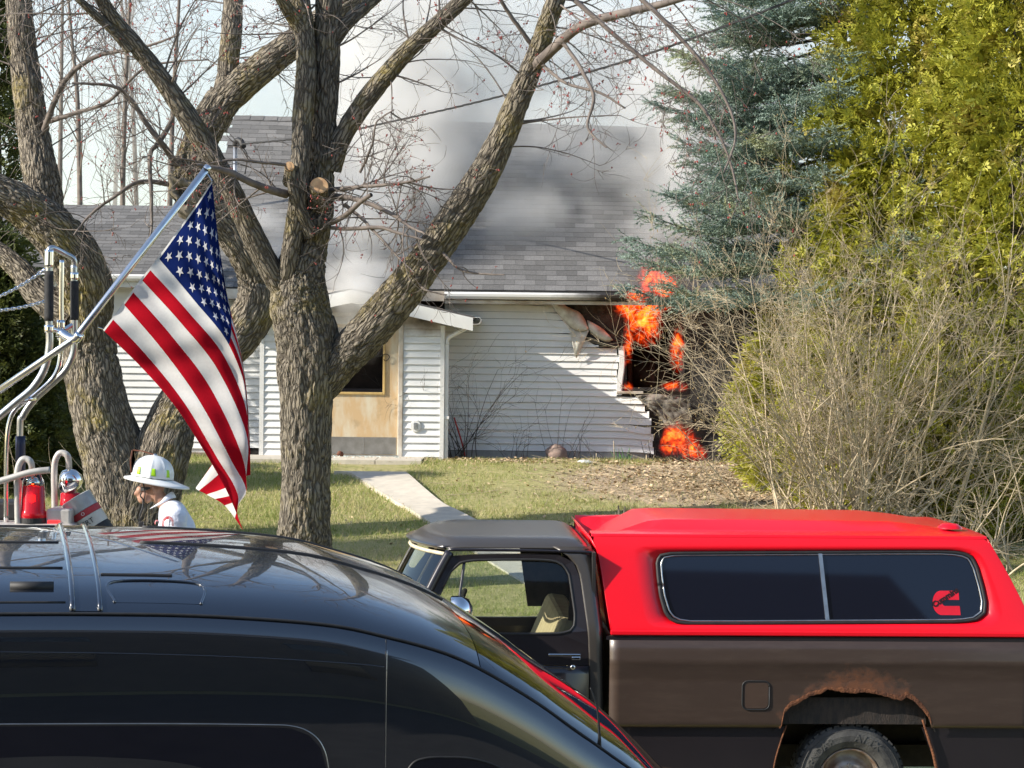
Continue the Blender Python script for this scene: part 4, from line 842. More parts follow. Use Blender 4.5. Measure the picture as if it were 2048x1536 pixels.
TB(MB().tube(rrect(cx_, cz_, fw_ + .006, fh_ + .006, .034, yb - .0005) + rrect(cx_, cz_, fw_ + .006, fh_ + .006, .034, yb - .0005)[:1], .0045, 5), 'fuel_door_seam', MBLACK, smooth=True)

# cab
zbelt = T(1100, 1267).z; zdrip = T(1020, 1103).z; ztop = zdrip + .055
tum = .13                                                     # roof edge leans in
def cy_(z): return tum * np.clip((z - zbelt) / (zdrip - zbelt), 0, 1.3)
def C(px, py):                                                # picture point on the leaning cab side
    y = 0.0
    for _ in range(4): q = T(px, py, y); y = float(cy_(q.z))
    return Vector((q.x, y, q.z))
cxr = C(1196, 1180).x
# roof shell
fx0 = C(905, 1103).x - .03; rxr = C(1183, 1112).x; rows = []
for i, u in enumerate(np.linspace(0, 1, 15)):
    y = tum + (WID - 2 * tum) * u; e = abs(2 * u - 1); bow = .24 * (1 - e ** 2); r = []
    cap_ = ztop + .018 - .02 * e ** 2
    for v in np.linspace(0, 1, 16):
        x = (fx0 - bow) * (1 - v) + rxr * v; edge = min(1, v * 8) * min(1, (1 - v) * 9); side = min(1, (1 - e) * 7)
        h = (1 - (1 - edge) ** 2) * (1 - (1 - side) ** 2.2)
        r.append((x, y + (0.0), zdrip + (cap_ - zdrip) * h + .004))
    rows.append(r)
TB(MB().grid(rows), 'cab_roof', PROOFB, smooth=True, subd=1, solid=.006)
dr = MB().tube([(fx0 - .0, tum - .012, zdrip - .002), ((fx0 + rxr) / 2, tum - .016, zdrip - .003), (rxr, tum - .01, zdrip - .012)], .010, 6, 14); TB(dr, 'drip_rail', PDOOR, smooth=True)
# cab side: door with window opening, painted as outline minus the glass
def ringfill(outer, inner, th, name, mat, parent=None, **k):
    n = len(outer); mb = MB(); a = [Vector(q) for q in outer]; b = [Vector(q) for q in inner]; d = Vector((0, th, 0))
    mb.grid([a + a[:1], b + b[:1], [q + d for q in b] + [b[0] + d], [q + d for q in a] + [a[0] + d], a + a[:1]]); return TB(mb, name, mat, parent, **k)
def resamp(pts, n):
    p = np.array([tuple(q) for q in pts] + [tuple(pts[0])]); s = np.concatenate([[0], np.cumsum(np.linalg.norm(np.diff(p, axis=0), axis=1))]); t = np.linspace(0, s[-1], n, endpoint=False); return [tuple(np.interp(t, s, p[:, j])[i] for j in range(3)) for i in range(n)]
glass_px = [(884, 1178), (902, 1142), (922, 1124), (950, 1120), (1010, 1119), (1070, 1119), (1108, 1121), (1128, 1130), (1139, 1150), (1145, 1190), (1150, 1225), (1150, 1250), (1140, 1263), (1120, 1267), (1060, 1268), (1000, 1268), (950, 1267), (900, 1266), (868, 1264), (862, 1250), (866, 1220)]
door_px = [(860, 1180), (882, 1138), (902, 1112), (950, 1109), (1010, 1108), (1070, 1108), (1118, 1110), (1146, 1124), (1158, 1150), (1166, 1195), (1172, 1235), (1175, 1262), (1176, 1290), (1177, 1330), (1120, 1330), (1010, 1330), (940, 1330), (880, 1330), (836, 1325), (832, 1280), (840, 1225)]
gi = [tuple(C(*q)) for q in glass_px]; go = [tuple(C(*q) + Vector((0, -.006, 0))) for q in door_px]
gz2 = min(q[2] for q in go)
door_t = ringfill(go, gi, .045, 'door', PDOOR, smooth=False, bevel=.006)
zsill = .52
TB(MB().grid([[(go[k][0], -.008 - .03 * math.sin(math.pi * t) - .012 * (t > .9), gz2 + (zsill - gz2) * t) for k in (18, 17, 16, 15, 14, 13)] for t in np.linspace(0, 1, 12)]), 'door_skin', PDOOR, smooth=True, solid=.01)
hp = [C(1096, 1304), C(1160, 1311)]
TB(MB().box(hp[0].x, hp[1].x, -.045, -.02, hp[1].z, hp[1].z + .016), 'door_handle', MCHR, bevel=.004); TB(MB().box(hp[1].x - .055, hp[1].x, -.05, -.018, hp[1].z - .022, hp[1].z + .0), 'handle_button', MCHR, bevel=.005)
lk = C(1145, 1333); TB(MB().lathe([(0, .006), (.006, .007), (.012, .006), (.016, 0)], 16, Matrix.Translation((lk.x, -.03, lk.z)) @ Matrix.Rotation(math.pi / 2, 4, 'X')), 'door_lock', MCHR, smooth=True)
gm = MB(); gm.add([tuple(Vector(q) + Vector((0, .022, 0))) for q in gi], [tuple(range(len(gi)))]); TB(gm, 'door_glass', MGLASS)
ws = [C(929, 1122), C(924, 1160), C(918, 1205), C(914, 1264)]; TB(MB().tube([tuple(q + Vector((0, .018, 0))) for q in ws], .011, 6, 10), 'vent_window_bar', PDOOR, smooth=True)
TB(MB().tube([tuple(Vector(q) + Vector((0, .002, 0))) for q in resamp(gi, 60)] + [tuple(Vector(gi[0]) + Vector((0, .002, 0)))], .009, 5), 'window_seal', MBLACK, smooth=True)
# A pillar, rear cab corner, cab back with window, far side, dash, seat, belts
apx = [C(905, 1104), C(886, 1138), C(862, 1185), C(834, 1240)]
TB(MB().tube([tuple(q + Vector((-.018, .0, 0))) for q in apx], .030, 8, 12), 'windshield_pillar', PDOOR, smooth=True)
rear = MB(); sp = np.linspace(zdrip + .02, .5, 24)
def redge(z): return np.interp(z, [.5, zbelt, zdrip - .05, zdrip + .03], [C(1211, 1290).x, C(1206, 1267).x, C(1188, 1125).x, rxr - .005])
def dedge(z): return np.interp(z, [.5, zbelt - .2, zbelt, zdrip - .16, zdrip - .06, zdrip + .03], [C(1178, 1330).x, C(1178, 1330).x, C(1176, 1262).x, C(1160, 1150).x, C(1148, 1124).x, C(1100, 1104).x])
for z in sp: rear.v and None
rear.grid([[(float(dedge(z)) * (1 - t) + float(redge(z)) * t, float(cy_(z)) - .004 + .05 * max(0, t - .6) ** 2 / .16, z) for t in np.linspace(0, 1, 8)] for z in sp]); TB(rear, 'cab_corner', PROOFB, smooth=True, solid=.008)
zw0, zw1 = zbelt + .03, zdrip - .06
bk = MB(); bx0 = float(redge(1.0)) - .05
bk.box(bx0, bx0 + .025, .06, WID - .06, .5, zw0).box(bx0 - .04, bx0 - .02, .2, WID - .2, zw1, zdrip + .02).box(bx0 - .02, bx0, .06, .34, zw0, zw1 + .05).box(bx0 - .02, bx0, WID - .34, WID - .06, zw0, zw1 + .05); TB(bk, 'cab_back', MINNER)
TB(MB().box(bx0 - .012, bx0 - .006, .34, WID - .34, zw0, zw1), 'rear_window', MGLASS)
far = MB(); yF = WID
fo = [(q[0], WID - q[1], q[2]) for q in go]; fi = [(q[0], WID - q[1] - .005, q[2] - (.13 if q[2] < zbelt + .05 else 0)) for q in gi]
ringfill(fo, fi, -.045, 'far_door', PDOOR); TB(MB().add([tuple(Vector(q) + Vector((0, -.02, 0))) for q in fi], [tuple(range(len(fi)))]), 'far_door_glass', MGLASS)
TB(MB().grid([[(float(dedge(z)) * (1 - t) + float(redge(z)) * t, WID - float(cy_(z)) , z) for t in (0, .5, 1)] for z in sp]), 'far_cab_corner', MINNER, solid=.01)
TB(MB().grid([[(q[0], WID + .005, gz2 + (zsill - gz2) * t) for q in (go[18], go[15], go[13])] for t in (0, 1)]), 'far_door_skin', PDOOR, solid=.01)
fbar = [(C(1040, 1120).x, WID - .10), (C(1052, 1266).x, WID - .03)]
TB(MB().extr([(C(1058, 1110).x, WID - .13, zdrip), (C(1150, 1110).x, WID - .13, zdrip), (C(1180, 1264).x, WID - .10, zbelt - .05), (C(1085, 1264).x, WID - .10, zbelt - .05)], (0, .02, 0)), 'far_pillar_trim', MINNER)
sx0 = C(1062, 1250).x
seat = MB().box(sx0 - .42, sx0 + .16, .16, WID - .16, zbelt - .55, zbelt - .35).extr([(sx0 + .02, .18, zbelt - .38), (sx0 + .16, .18, zbelt - .38), (sx0 + .34, .18, zbelt + .04), (sx0 + .20, .18, zbelt + .055)], (0, WID - .36, 0)); TB(seat, 'seat', MSEAT, bevel=.03)
TB(MB().grid([[(sx0 + .26 - .03 * t, .24 + .02 * t, zdrip - .1 - .62 * t), (sx0 + .31 - .03 * t, .25 + .02 * t, zdrip - .1 - .62 * t)] for t in np.linspace(0, 1, 6)]), 'seat_belt', M('brown_belt', (.10, .06, .04), None, 30, rough=.8), solid=.004)
dsh = C(870, 1260); TB(MB().box(dsh.x - .5, dsh.x + .03, .1, WID - .1, zbelt - .2, zbelt + .0), 'dashboard', MINNER, bevel=.03)
sw = C(905, 1235); TB(MB().lathe([(.185 + .014 * math.cos(a), .014 * math.sin(a)) for a in np.linspace(0, 2 * math.pi, 9)], 28, Matrix.Translation((sw.x + .0, .52, sw.z - .05)) @ Matrix.Rotation(math.radians(-62), 4, 'Y')), 'steering_wheel', MBLACK, smooth=True)
# windshield: bowed glass with a cream seal
def wsx(u, z):
    e = abs(2 * u - 1); top = fx0 + .02 - .23 * (1 - e ** 2); rake = (C(905, 1104).x - C(834, 1240).x) / (C(905, 1104).z - C(834, 1240).z)
    return top + (z - zdrip) * rake
wrow = [[(wsx(u, z), .05 + cy_(z) + (WID - .1 - 2 * cy_(z)) * u, z) for u in np.linspace(0, 1, 17)] for z in np.linspace(zdrip - .035, zbelt - .06, 8)]
TB(MB().grid(wrow), 'windshield', MGLASS, smooth=True)
edge = wrow[0] + [r[-1] for r in wrow[1:]] + wrow[-1][::-1][1:] + [r[0] for r in wrow[::-1]][1:]
TB(MB().tube([Vector(q) + Vector((-.006, 0, 0)) for q in edge], .013, 6), 'windshield_seal', MCREAM, smooth=True)
TB(MB().grid([[Vector(q) + Vector((-.012, 0, .03)) for q in wrow[0]], [Vector(q) + Vector((-.03, 0, .045)) for q in wrow[0]], [Vector(q) + Vector((0.05, 0, .05)) for q in wrow[0]]]), 'windshield_header', PDOOR, smooth=True, solid=.01)
mir = C(948, 1215); TB(MB().lathe([(0, .09), (.05, .08), (.085, .04), (.095, -.02), (.08, -.03), (0, -.03)], 20, Matrix.Translation((mir.x - .10, -.12, mir.z - .0)) @ Matrix.Rotation(math.radians(75), 4, 'Y')), 'door_mirror', MCHR, smooth=True)
TB(MB().tube([(mir.x - .1, -.1, mir.z), (mir.x - .06, -.02, mir.z - .12)], .012, 6), 'mirror_arm', MCHR, smooth=True)
# hood and front end (mostly behind the van)
hx0 = go[18][0]; hood = MB()
hood.grid([[(hx0 - 1.42 * t, .02 + (WID - .04) * u, zbelt - .05 - .03 * t - .07 * t ** 4 - .03 * abs(2 * u - 1) ** 6) for u in np.linspace(0, 1, 12)] for t in np.linspace(0, 1, 10)]); hood = TB(hood, 'hood', PBROWN, smooth=True, solid=.01)
for y in (0, WID - .02):
    pts = [(hx0, zbelt - .09), (hx0 - 1.42, zbelt - .2), (hx0 - 1.45, .55), (hx0 - 1.16, .55)] + [(hx0 - .78 + .42 * math.cos(a), .40 + .42 * math.sin(a)) for a in np.linspace(math.pi, 0, 12)] + [(hx0 - .3, .5), (hx0, .5)]
    TB(MB().extr([(a, y, c) for a, c in pts], (0, .02, 0)), 'front_fender', PBROWN)
TB(MB().box(hx0 - 1.47, hx0 - 1.43, .15, WID - .15, .62, zbelt - .2), 'grille', MCHR, bevel=.01); TB(MB().box(hx0 - 1.62, hx0 - 1.5, .02, WID - .02, .42, .60), 'front_bumper', MCHR, bevel=.03)
TB(MB().box(xr + .05, xr + .16, .02, WID - .02, .42, .6), 'rear_bumper', MCHR, bevel=.03)
TB(MB().box(hx0 - 1.4, xr, .45, .6, .36, .5).box(hx0 - 1.4, xr, WID - .6, WID - .45, .36, .5), 'chassis_rail', MINNER)

# wheels
wr_ = (T(1708, 1453).z) / 2; wxr = T(1706, 1500).x
def wheel(x, y, flip, name='wheel'):
    t = bpy.data.objects.new(name, None); col.objects.link(t); t.parent = truck; s = -1 if flip else 1
    t.matrix_basis = Matrix.Translation((x, y, wr_)) @ Matrix.Rotation(math.pi / 2 * (1 if not flip else -1), 4, 'X')   # local z points outwards
    R_, r_ = wr_, wr_ * .56; prof = [(r_ * .97, -.20), (r_ * 1.05, -.215), (R_ * .80, -.225), (R_ * .955, -.19), (R_ * .985, -.15), (R_ * .985, -.03), (R_ * .955, .008), (R_ * .90, .028), (R_ * .80, .038), (R_ * .70, .036), (r_ * 1.06, .018), (r_ * .98, .0)]
    ty = MB().lathe(prof, 64); 
    for k in range(46):                                        # tread blocks, shoulder and crown
        a0 = 2 * math.pi * k / 46
        for z0_, z1_, off, ra, rb in ((-.052, .004, 0, .955, 1.0), (-.115, -.065, .07, .97, 1.0), (-.19, -.13, 0, .955, 1.0)):
            aa, ab = a0 + off, a0 + off + .095
            q = [(math.cos(a) * r * R_, math.sin(a) * r * R_, z) for z in (z0_, z1_) for a in (aa, ab) for r in (ra, rb)]
            ty.add(q, [(0, 1, 3, 2), (4, 6, 7, 5), (0, 4, 5, 1), (2, 3, 7, 6), (0, 2, 6, 4), (1, 5, 7, 3)])
    for k in range(5): ty.lathe([(R_ * (.905 - .012 * k), .026 + .0022 * k), (R_ * (.899 - .012 * k), .0305 + .0022 * k), (R_ * (.893 - .012 * k), .028 + .0022 * k)], 48) if k < 1 else None
    to = ty.build('tyre', MRUB, None, smooth=False); to.parent = t
    rm_ = MB().lathe([(r_ * 1.0, .006), (r_ * .99, .014), (r_ * .94, .010), (r_ * .90, -.02), (r_ * .84, -.055), (r_ * .70, -.06), (r_ * .62, -.045), (r_ * .52, -.02), (r_ * .40, -.012), (r_ * .30, -.02), (r_ * .26, .02), (r_ * .1, .03), (0, .03)], 48)
    ro = rm_.build('rim', M('rusty_steel_rim', (.46, .43, .38), (.22, .12, .07), 7, rough=.5, metal=.6), None, smooth=True); ro.parent = t
    for k in range(8):
        a = 2 * math.pi * k / 8; no = MB().lathe([(0, .03), (.011, .03), (.013, .0), (.013, -.03)], 6, Matrix.Translation((math.cos(a) * r_ * .44, math.sin(a) * r_ * .44, -.01))).build('lug_nut', MSTEEL, None); no.parent = t
    return t
w0 = wheel(wxr, .10, False)
for x, y, f in ((wxr, WID - .10, True), (hx0 - .78, .08, False), (hx0 - .78, WID - .08, True)): wheel(x, y, f)
def text(body, size, mat, parent, Mx, ext=.002, name='lettering', bold=0):
    cu = bpy.data.curves.new(name, 'FONT'); cu.body = body; cu.size = size; cu.extrude = ext; cu.offset = bold; cu.align_x = 'CENTER'; cu.align_y = 'CENTER'; cu.resolution_u = 3
    o = bpy.data.objects.new(name, cu); col.objects.link(o); bpy.context.view_layer.update()
    me = bpy.data.meshes.new_from_object(o.evaluated_get(bpy.context.evaluated_depsgraph_get())); bpy.data.objects.remove(o); bpy.data.curves.remove(cu)
    me.materials.clear(); me.materials.append(mat); o = bpy.data.objects.new(name, me); col.objects.link(o); o.parent = parent; o.matrix_basis = Mx; return o
MLET = M('raised_tyre_lettering', (.10, .098, .09), (.06, .058, .055), 30, rough=.7)
def arc_text(s, a0, da, r):
    for k, ch in enumerate(s):
        if ch == ' ': continue
        a = a0 - k * da
        text(ch, .062, MLET, w0, Matrix.Rotation(a - math.pi / 2, 4, 'Z') @ Matrix.Translation((0, r, .0365)), .003, 'tyre_letter', .001)
arc_text('DEFENDAR', math.radians(90) + .31 * 8 * .5 + .02 + .31 * .5 + .25, .165 * 1.02, wr_ * .765); arc_text('A/TX', math.radians(90) - .16, .165, wr_ * .765)

# cap (canopy) over the bed
zc0 = zt + .006; zrf = T(1600, 1076, .16).z; lean = .15
def K_(px, py):
    y = .05
    for _ in range(4): q = T(px, py, y); y = .01 + lean * float(np.clip((q.z - zc0) / (zrf - zc0), -.2, 1.3))
    return Vector((q.x, y, q.z))
cfb, cft, crt, crb = K_(1224, 1272), K_(1192, 1092), K_(1975, 1090), K_(2098, 1272)
n_ = 22; H_ = zrf - zc0
def capx(side, t):                                            # front and rear edges as height goes 0..1
    if side == 0: return float(np.interp(t, [0, .5, .85, 1, 1.2], [cfb.x, K_(1208, 1170).x, K_(1196, 1105).x, K_(1180, 1080).x, K_(1168, 1076).x]))
    return cfb.x + (xr + .02 - cfb.x) + (crt.x - (xr + .02)) * (t ** 1.3)
wpx = [(1345, 1241), (1332, 1225), (1322, 1190), (1317, 1150), (1315, 1122), (1322, 1110), (1345, 1106), (1480, 1105), (1640, 1104), (1780, 1103), (1890, 1103), (1925, 1105), (1945, 1114), (1955, 1135), (1966, 1175), (1972, 1205), (1970, 1226), (1952, 1239), (1920, 1243), (1780, 1244), (1640, 1245), (1480, 1246), (1370, 1246)]
wi = [tuple(K_(*q)) for q in wpx]; cwx = sum(q[0] for q in wi) / len(wi); cwz = sum(q[2] for q in wi) / len(wi)
cen = Vector((cwx, 0, cwz))
# outline of the side panel, sampled along rays from the window centre
def outl():
    pts = []
    for t in np.linspace(0, 1, 12): pts.append((capx(0, t), t))
    for x in np.linspace(capx(0, 1), capx(1, 1), 24)[1:]: pts.append((x, 1))
    for t in np.linspace(1, 0, 12)[1:]: pts.append((capx(1, t), t))
    for x in np.linspace(capx(1, 0), capx(0, 0), 24)[1:-1]: pts.append((x, 0))
    return [Vector((x, .01 + lean * t, zc0 + H_ * t)) for x, t in pts]
oo = outl(); oa = [math.atan2((q.z - cwz) * 2.5, q.x - cwx) for q in oo]
N_ = 120; an_ = np.linspace(-math.pi, math.pi, N_, endpoint=False)
def at_angle(pts, an):
    p = np.array([tuple(q) for q in pts]); a = np.arctan2((p[:, 2] - cwz) * 2.5, p[:, 0] - cwx); o = np.argsort(a); a, p = a[o], p[o]; a = np.concatenate([a - 2 * np.pi, a, a + 2 * np.pi]); p = np.concatenate([p, p, p]); return [Vector([np.interp(q, a, p[:, j]) for j in range(3)]) for q in an]
dense = resamp(oo, 600); densew = resamp(wi, 600)
A_, B_ = at_angle(dense, an_), at_angle(densew, an_)
nrm = Vector((0, -1, lean / H_)).normalized()
def ring(t, out): return [a * (1 - t) + b * t - Vector(nrm) * 0 + nrm * out for a, b in zip(A_, B_)]
rings = [ring(0, 0), ring(.15, .002), ring(.6, .004), ring(.80, .002), ring(.86, -.012), ring(1.0, -.022), ring(1.0, -.05)]
cp_ = TB(MB().grid([r + r[:1] for r in rings]), 'cap_side', PRED, smooth=True)
ringw = [tuple(q - nrm * .016) for q in B_]; TB(MB().tube(ringw + ringw[:1], .013, 6), 'cap_window_seal', MBLACK, smooth=True)
ring2 = [tuple(cen + (q - cen) * .985 - nrm * .010 + Vector((0, q.y - (q.y) * 1, 0))) for q in B_]
ring2 = [tuple(Vector((cen.x + (q.x - cen.x) * .978, q.y, cen.z + (q.z - cen.z) * .94)) - nrm * .012) for q in B_]
TB(MB().tube(ring2 + ring2[:1], .0055, 6), 'cap_window_frame', MSTEEL, smooth=True)
TB(MB().add([tuple(q - nrm * .02) for q in B_], [tuple(range(N_))]), 'cap_window', MTINT)
d0, d1 = K_(1641, 1106), K_(1656, 1243); TB(MB().extr([tuple(d0 + Vector((-.012, 0, 0)) - nrm * .008), tuple(d0 + Vector((.012, 0, 0)) - nrm * .008), tuple(d1 + Vector((.012, 0, 0)) - nrm * .008), tuple(d1 + Vector((-.012, 0, 0)) - nrm * .008)], (0, .012, 0)), 'cap_window_bar', MSTEEL)
# roof of the cap: flat shoulder, raised middle, far side
def sect(x, t0, t1, up):
    return [(x, .01 + lean, zrf), (x, .01 + lean + .015, zrf + .014), (x, .32, zrf + .020), (x, .37, zrf + .022 + up * .15), (x, .46, zrf + .022 + up), (x, .55, zrf + .024 + up), (x, WID / 2, zrf + .028 + up)]
xs_ = [(K_(1183, 1080).x, -.15), (K_(1205, 1078).x, -.11), (K_(1240, 1078).x, -.055), (K_(1305, 1078).x, .052), (K_(1340, 1078).x, .06), (K_(1700, 1078).x, .058), (K_(1800, 1078).x, .056), (K_(1868, 1078).x, .035), (K_(1935, 1078).x, .0), (crt.x, 0)]
half = [sect(x, 0, 0, u) for x, u in xs_]; full = [r + [(q[0], WID - q[1], q[2] + (min(0, u) if q[1] < .3 else 0)) for q in r[::-1][1:]] for r, (x, u) in zip(half, xs_)]
TB(MB().grid(full), 'cap_roof', PRED, smooth=True, solid=.006, bevel=.008)
TB(MB().grid([[Vector((q.x, WID - q.y, q.z)) for q in (A_[k] for k in range(0, N_, 2))] for _ in (0,)] + [[Vector((cwx, WID - .08, cwz))] * (N_ // 2)]), 'cap_far_side', PRED)
fr_ = [[(capx(0, t), .01 + lean * t + (WID - .02 - 2 * lean * t) * u, zc0 + H_ * t) for u in np.linspace(0, 1, 6)] for t in np.linspace(0, 1, 8)]
TB(MB().grid(fr_), 'cap_front', PRED, smooth=True, solid=.006)
rr3 = [[(capx(1, t), .01 + lean * t + (WID - .02 - 2 * lean * t) * u, zc0 + H_ * t) for u in np.linspace(0, 1, 6)] for t in np.linspace(0, 1, 8)]
TB(MB().grid(rr3), 'cap_rear', PRED, smooth=True, solid=.006)
TB(MB().box(cfb.x - .01, xr + .02, -.012, .012, zc0 - .0, zc0 + .03), 'cap_bottom_lip', PRED, bevel=.006)
bl = K_(1925, 1070); TB(MB().lathe([(0, .035), (.05, .03), (.075, .01), (.08, 0)], 20, Matrix.Translation((bl.x, .5, zrf + .04))), 'cap_marker_light', PRED, smooth=True)
# red engine-maker decal: rounded C with the slanted word across it
lc_ = K_(1893, 1205); u_ = Vector((1, 0, 0)); v_ = Vector((0, lean / H_, 1)).normalized(); dm = Matrix(((1, v_.x, nrm.x, 0), (0, v_.y, nrm.y, 0), (0, v_.z, nrm.z, 0), (0, 0, 0, 1)))
sc_ = (K_(1916, 1205).x - K_(1865, 1205).x) / 2.0
def cshape(R0, R1, wid, h):
    o = [(1.0 + .04, h)] + [(-.35 + -R0 * math.sin(a) * .72, h * math.cos(a)) for a in np.linspace(0, math.pi, 22)] + [(1.0 + .12, -h)]
    i = [(1.0 + .08, -R1)] + [(-.05 - R1 * math.sin(a), -R1 * math.cos(a)) for a in np.linspace(0, math.pi, 14)] + [(1.0 + .06, R1)]
    return o + i
cs = cshape(.95, .24, 1, .95)
def cflat(scale, z): return [tuple((dm @ Vector((a * sc_ * scale, c * sc_ * scale, z)))) for a, c in cs]
base_ = lc_ - nrm * .0175
dec = MB().add([tuple(Vector(q) + base_) for q in cflat(1, 0)], [tuple(range(len(cs)))]); MDEC = M('red_decal', (.75, .01, .03), None, 5, rough=.4); dec = TB(dec, 'window_decal', MDEC)
q_ = dec.modifiers.new('tri', 'TRIANGULATE')
MDK = NB('decal_lettering').set(color=(.02, .002, .003), rough=.5).m
text('Cummins', sc_ * .62, MDK, truck, Matrix.Translation(base_ + nrm * .0015 - u_ * sc_ * .02 + v_ * sc_ * .42) @ dm @ Matrix.Rotation(math.radians(33), 4, 'Z'), .0006, 'decal_lettering', .0022)
# ---------------------------------------------------------------- dark van in the foreground
VO = Vector((-1.0, 8.4, -1.39)); VM = frame2d(VO, math.radians(13.5)) @ Matrix.Rotation(math.radians(4.6), 4, 'X'); VI = VM.inverted(); VN = VM.to_3x3() @ Vector((0, 1, 0)); VW = 1.75
def vl(px, py, y=0.0): return VI @ PL(px, py, VM @ Vector((0, y, 0)), VN)
van = empty('van', VO, label='glossy black van in the foreground, seen over its roof', cat='van'); van.matrix_basis = VM
def VB(mb, name, mat, parent=None, **k):
    o = mb.build(name, mat, None, **k); o.parent = van
    return o
L1 = [(-160, 1230), (0, 1227), (205, 1227), (410, 1231), (640, 1247), (766, 1271), (913, 1314), (1050, 1389), (1153, 1461), (1221, 1509), (1300, 1568)]
sm = [vl(*q) for q in L1]; sx_ = [-3.9, -3.6, -3.2] + [q.x for q in sm] + [sm[-1].x + .30, sm[-1].x + .48, sm[-1].x + .9, sm[-1].x + 1.13, sm[-1].x + 1.18]
zz0 = sm[0].z; sz_ = [zz0 - .5, zz0 - .08, zz0 - .005] + [q.z for q in sm] + [sm[-1].z - .28, sm[-1].z - .40, sm[-1].z - .50, sm[-1].z - .66, .35]
_f = crom(np.stack([sx_, sz_, np.zeros(len(sx_))], 1), 400)
def sz(x): return float(np.interp(x, _f[:, 0], _f[:, 1]))
xA, xW, xH, xE = -3.9, vl(960, 1336).x, sm[-1].x + .36, sm[-1].x + 1.18
def rf(x, v, up=0.0):
    e = 2 * v - 1; nose = np.clip((x - (xW - .5)) / 1.0, 0, 1)
    bow = .07 * nose * (1 - e * e); return Vector((x + bow, .0 + VW * v, sz(x) + (.055 * (1 - abs(e) ** 2.2) + .06 * (1 - abs(e) ** 8)) * (1 - .45 * nose) + up))
def rstrip(x0, x1, nx): return MB().grid([[rf(x, v) for v in np.concatenate([[0, .006, .015, .027], np.linspace(.04, .2, 9), np.linspace(.24, .76, 12), np.linspace(.8, .96, 9), [.973, .985, .994, 1]])] for x in np.linspace(x0, x1, nx)])
VB(rstrip(xA, xW, 70), 'roof', PVAN, smooth=True)
VB(rstrip(xW + .004, xH, 34), 'windshield', MTINT, smooth=True)
VB(rstrip(xH + .004, xE, 26), 'hood', PVAN, smooth=True)
def side_y(d): return -np.interp(d, [0, .012, .05, .12, .22, .45, .8, 1.2, 1.9], [.0, .012, .035, .052, .066, .085, .105, .11, .08])
cols_ = np.linspace(xA, xE, 110)
def sidegrid(flip):
    rows = []
    for t in np.concatenate([[0, .006, .015, .03, .05, .075, .10], np.linspace(.14, 1, 26)]):
        r = []
        for x in cols_:
            top = sz(x) - .004; bot = min(.32, top - .02); z = top + (bot - top) * t; y = float(side_y(1.95 * t if False else (top - z))); r.append((x, (y if not flip else VW - y), z))
        rows.append(r)
    return MB().grid(rows)
VB(sidegrid(False), 'body_side', PVAN, smooth=True, solid=.004); VB(sidegrid(True), 'far_body_side', PVAN, smooth=True, solid=.004)
VB(MB().grid([[(xA, VW * v, z) for v in np.linspace(-.04, 1.04, 8)] for z in np.linspace(.32, sz(xA), 6)]), 'tail_door', PVAN, solid=.01)
VB(MB().box(xA + .1, xE - .1, .05, VW - .05, .28, .4), 'floor_pan', MINNER)
def VS(px, py, out=.0):
    y = -.05
    for _ in range(5): q = vl(px, py, y); y = float(side_y(max(0, sz(q.x) - .004 - q.z)))
    return Vector((q.x, y - out, q.z))
def vpath(pts, r, name, mat, m=60, out=.001):
    p = crom([(*q, 0) for q in pts], m); VB(MB().tube([VS(a, b, out) for a, b, _ in p], r, 6), name, mat, smooth=True)
seam = [Vector((x, -.002, sz(x) - .001)) for x in np.linspace(xA + .05, xH, 160)]
VB(MB().tube(seam, .006, 6), 'roof_seam', MBLACK, smooth=True)
seam2 = [Vector((q.x, VW - q.y, q.z)) for q in seam]; VB(MB().tube(seam2, .006, 6), 'far_roof_seam', MBLACK, smooth=True)
vpath([(772, 1278), (771, 1340), (770, 1430), (769, 1536), (768, 1640)], .0035, 'door_seam', MBLACK, 40, -.001)
vpath([(774, 1300), (773, 1360), (772, 1440), (771, 1536)], .0014, 'door_edge', MSTEEL, 40, .001)
vpath([(-160, 1304), (0, 1304), (250, 1307), (500, 1315), (700, 1327), (768, 1334)], .0022, 'side_crease', PVAN, 60, .001)
vpath([(-160, 1449), (0, 1448), (300, 1447), (520, 1449), (585, 1452), (622, 1466), (645, 1492), (657, 1536), (664, 1620)], .0022, 'window_trim', MSTEEL, 120, .003)
wv = [(-160, 1452)] + [(a, b + 3) for a, b in ((0, 1450), (300, 1449), (520, 1451), (583, 1454), (619, 1468), (641, 1493), (653, 1536), (660, 1620))] + [(664, 1760), (-160, 1760)]
VB(MB().add([VS(*q, .0045) for q in wv], [tuple(range(len(wv)))]), 'side_window', MTINT)
wv = [(800, 1640), (806, 1570), (822, 1530), (850, 1516), (900, 1514), (950, 1518), (1000, 1535), (1060, 1570), (1160, 1650), (1160, 1760), (810, 1760)]
VB(MB().add([VS(*q, .0045) for q in wv], [tuple(range(len(wv)))]), 'front_side_window', MTINT)
vpath(wv[:9], .005, 'front_window_trim', MBLACK, 60, .004)
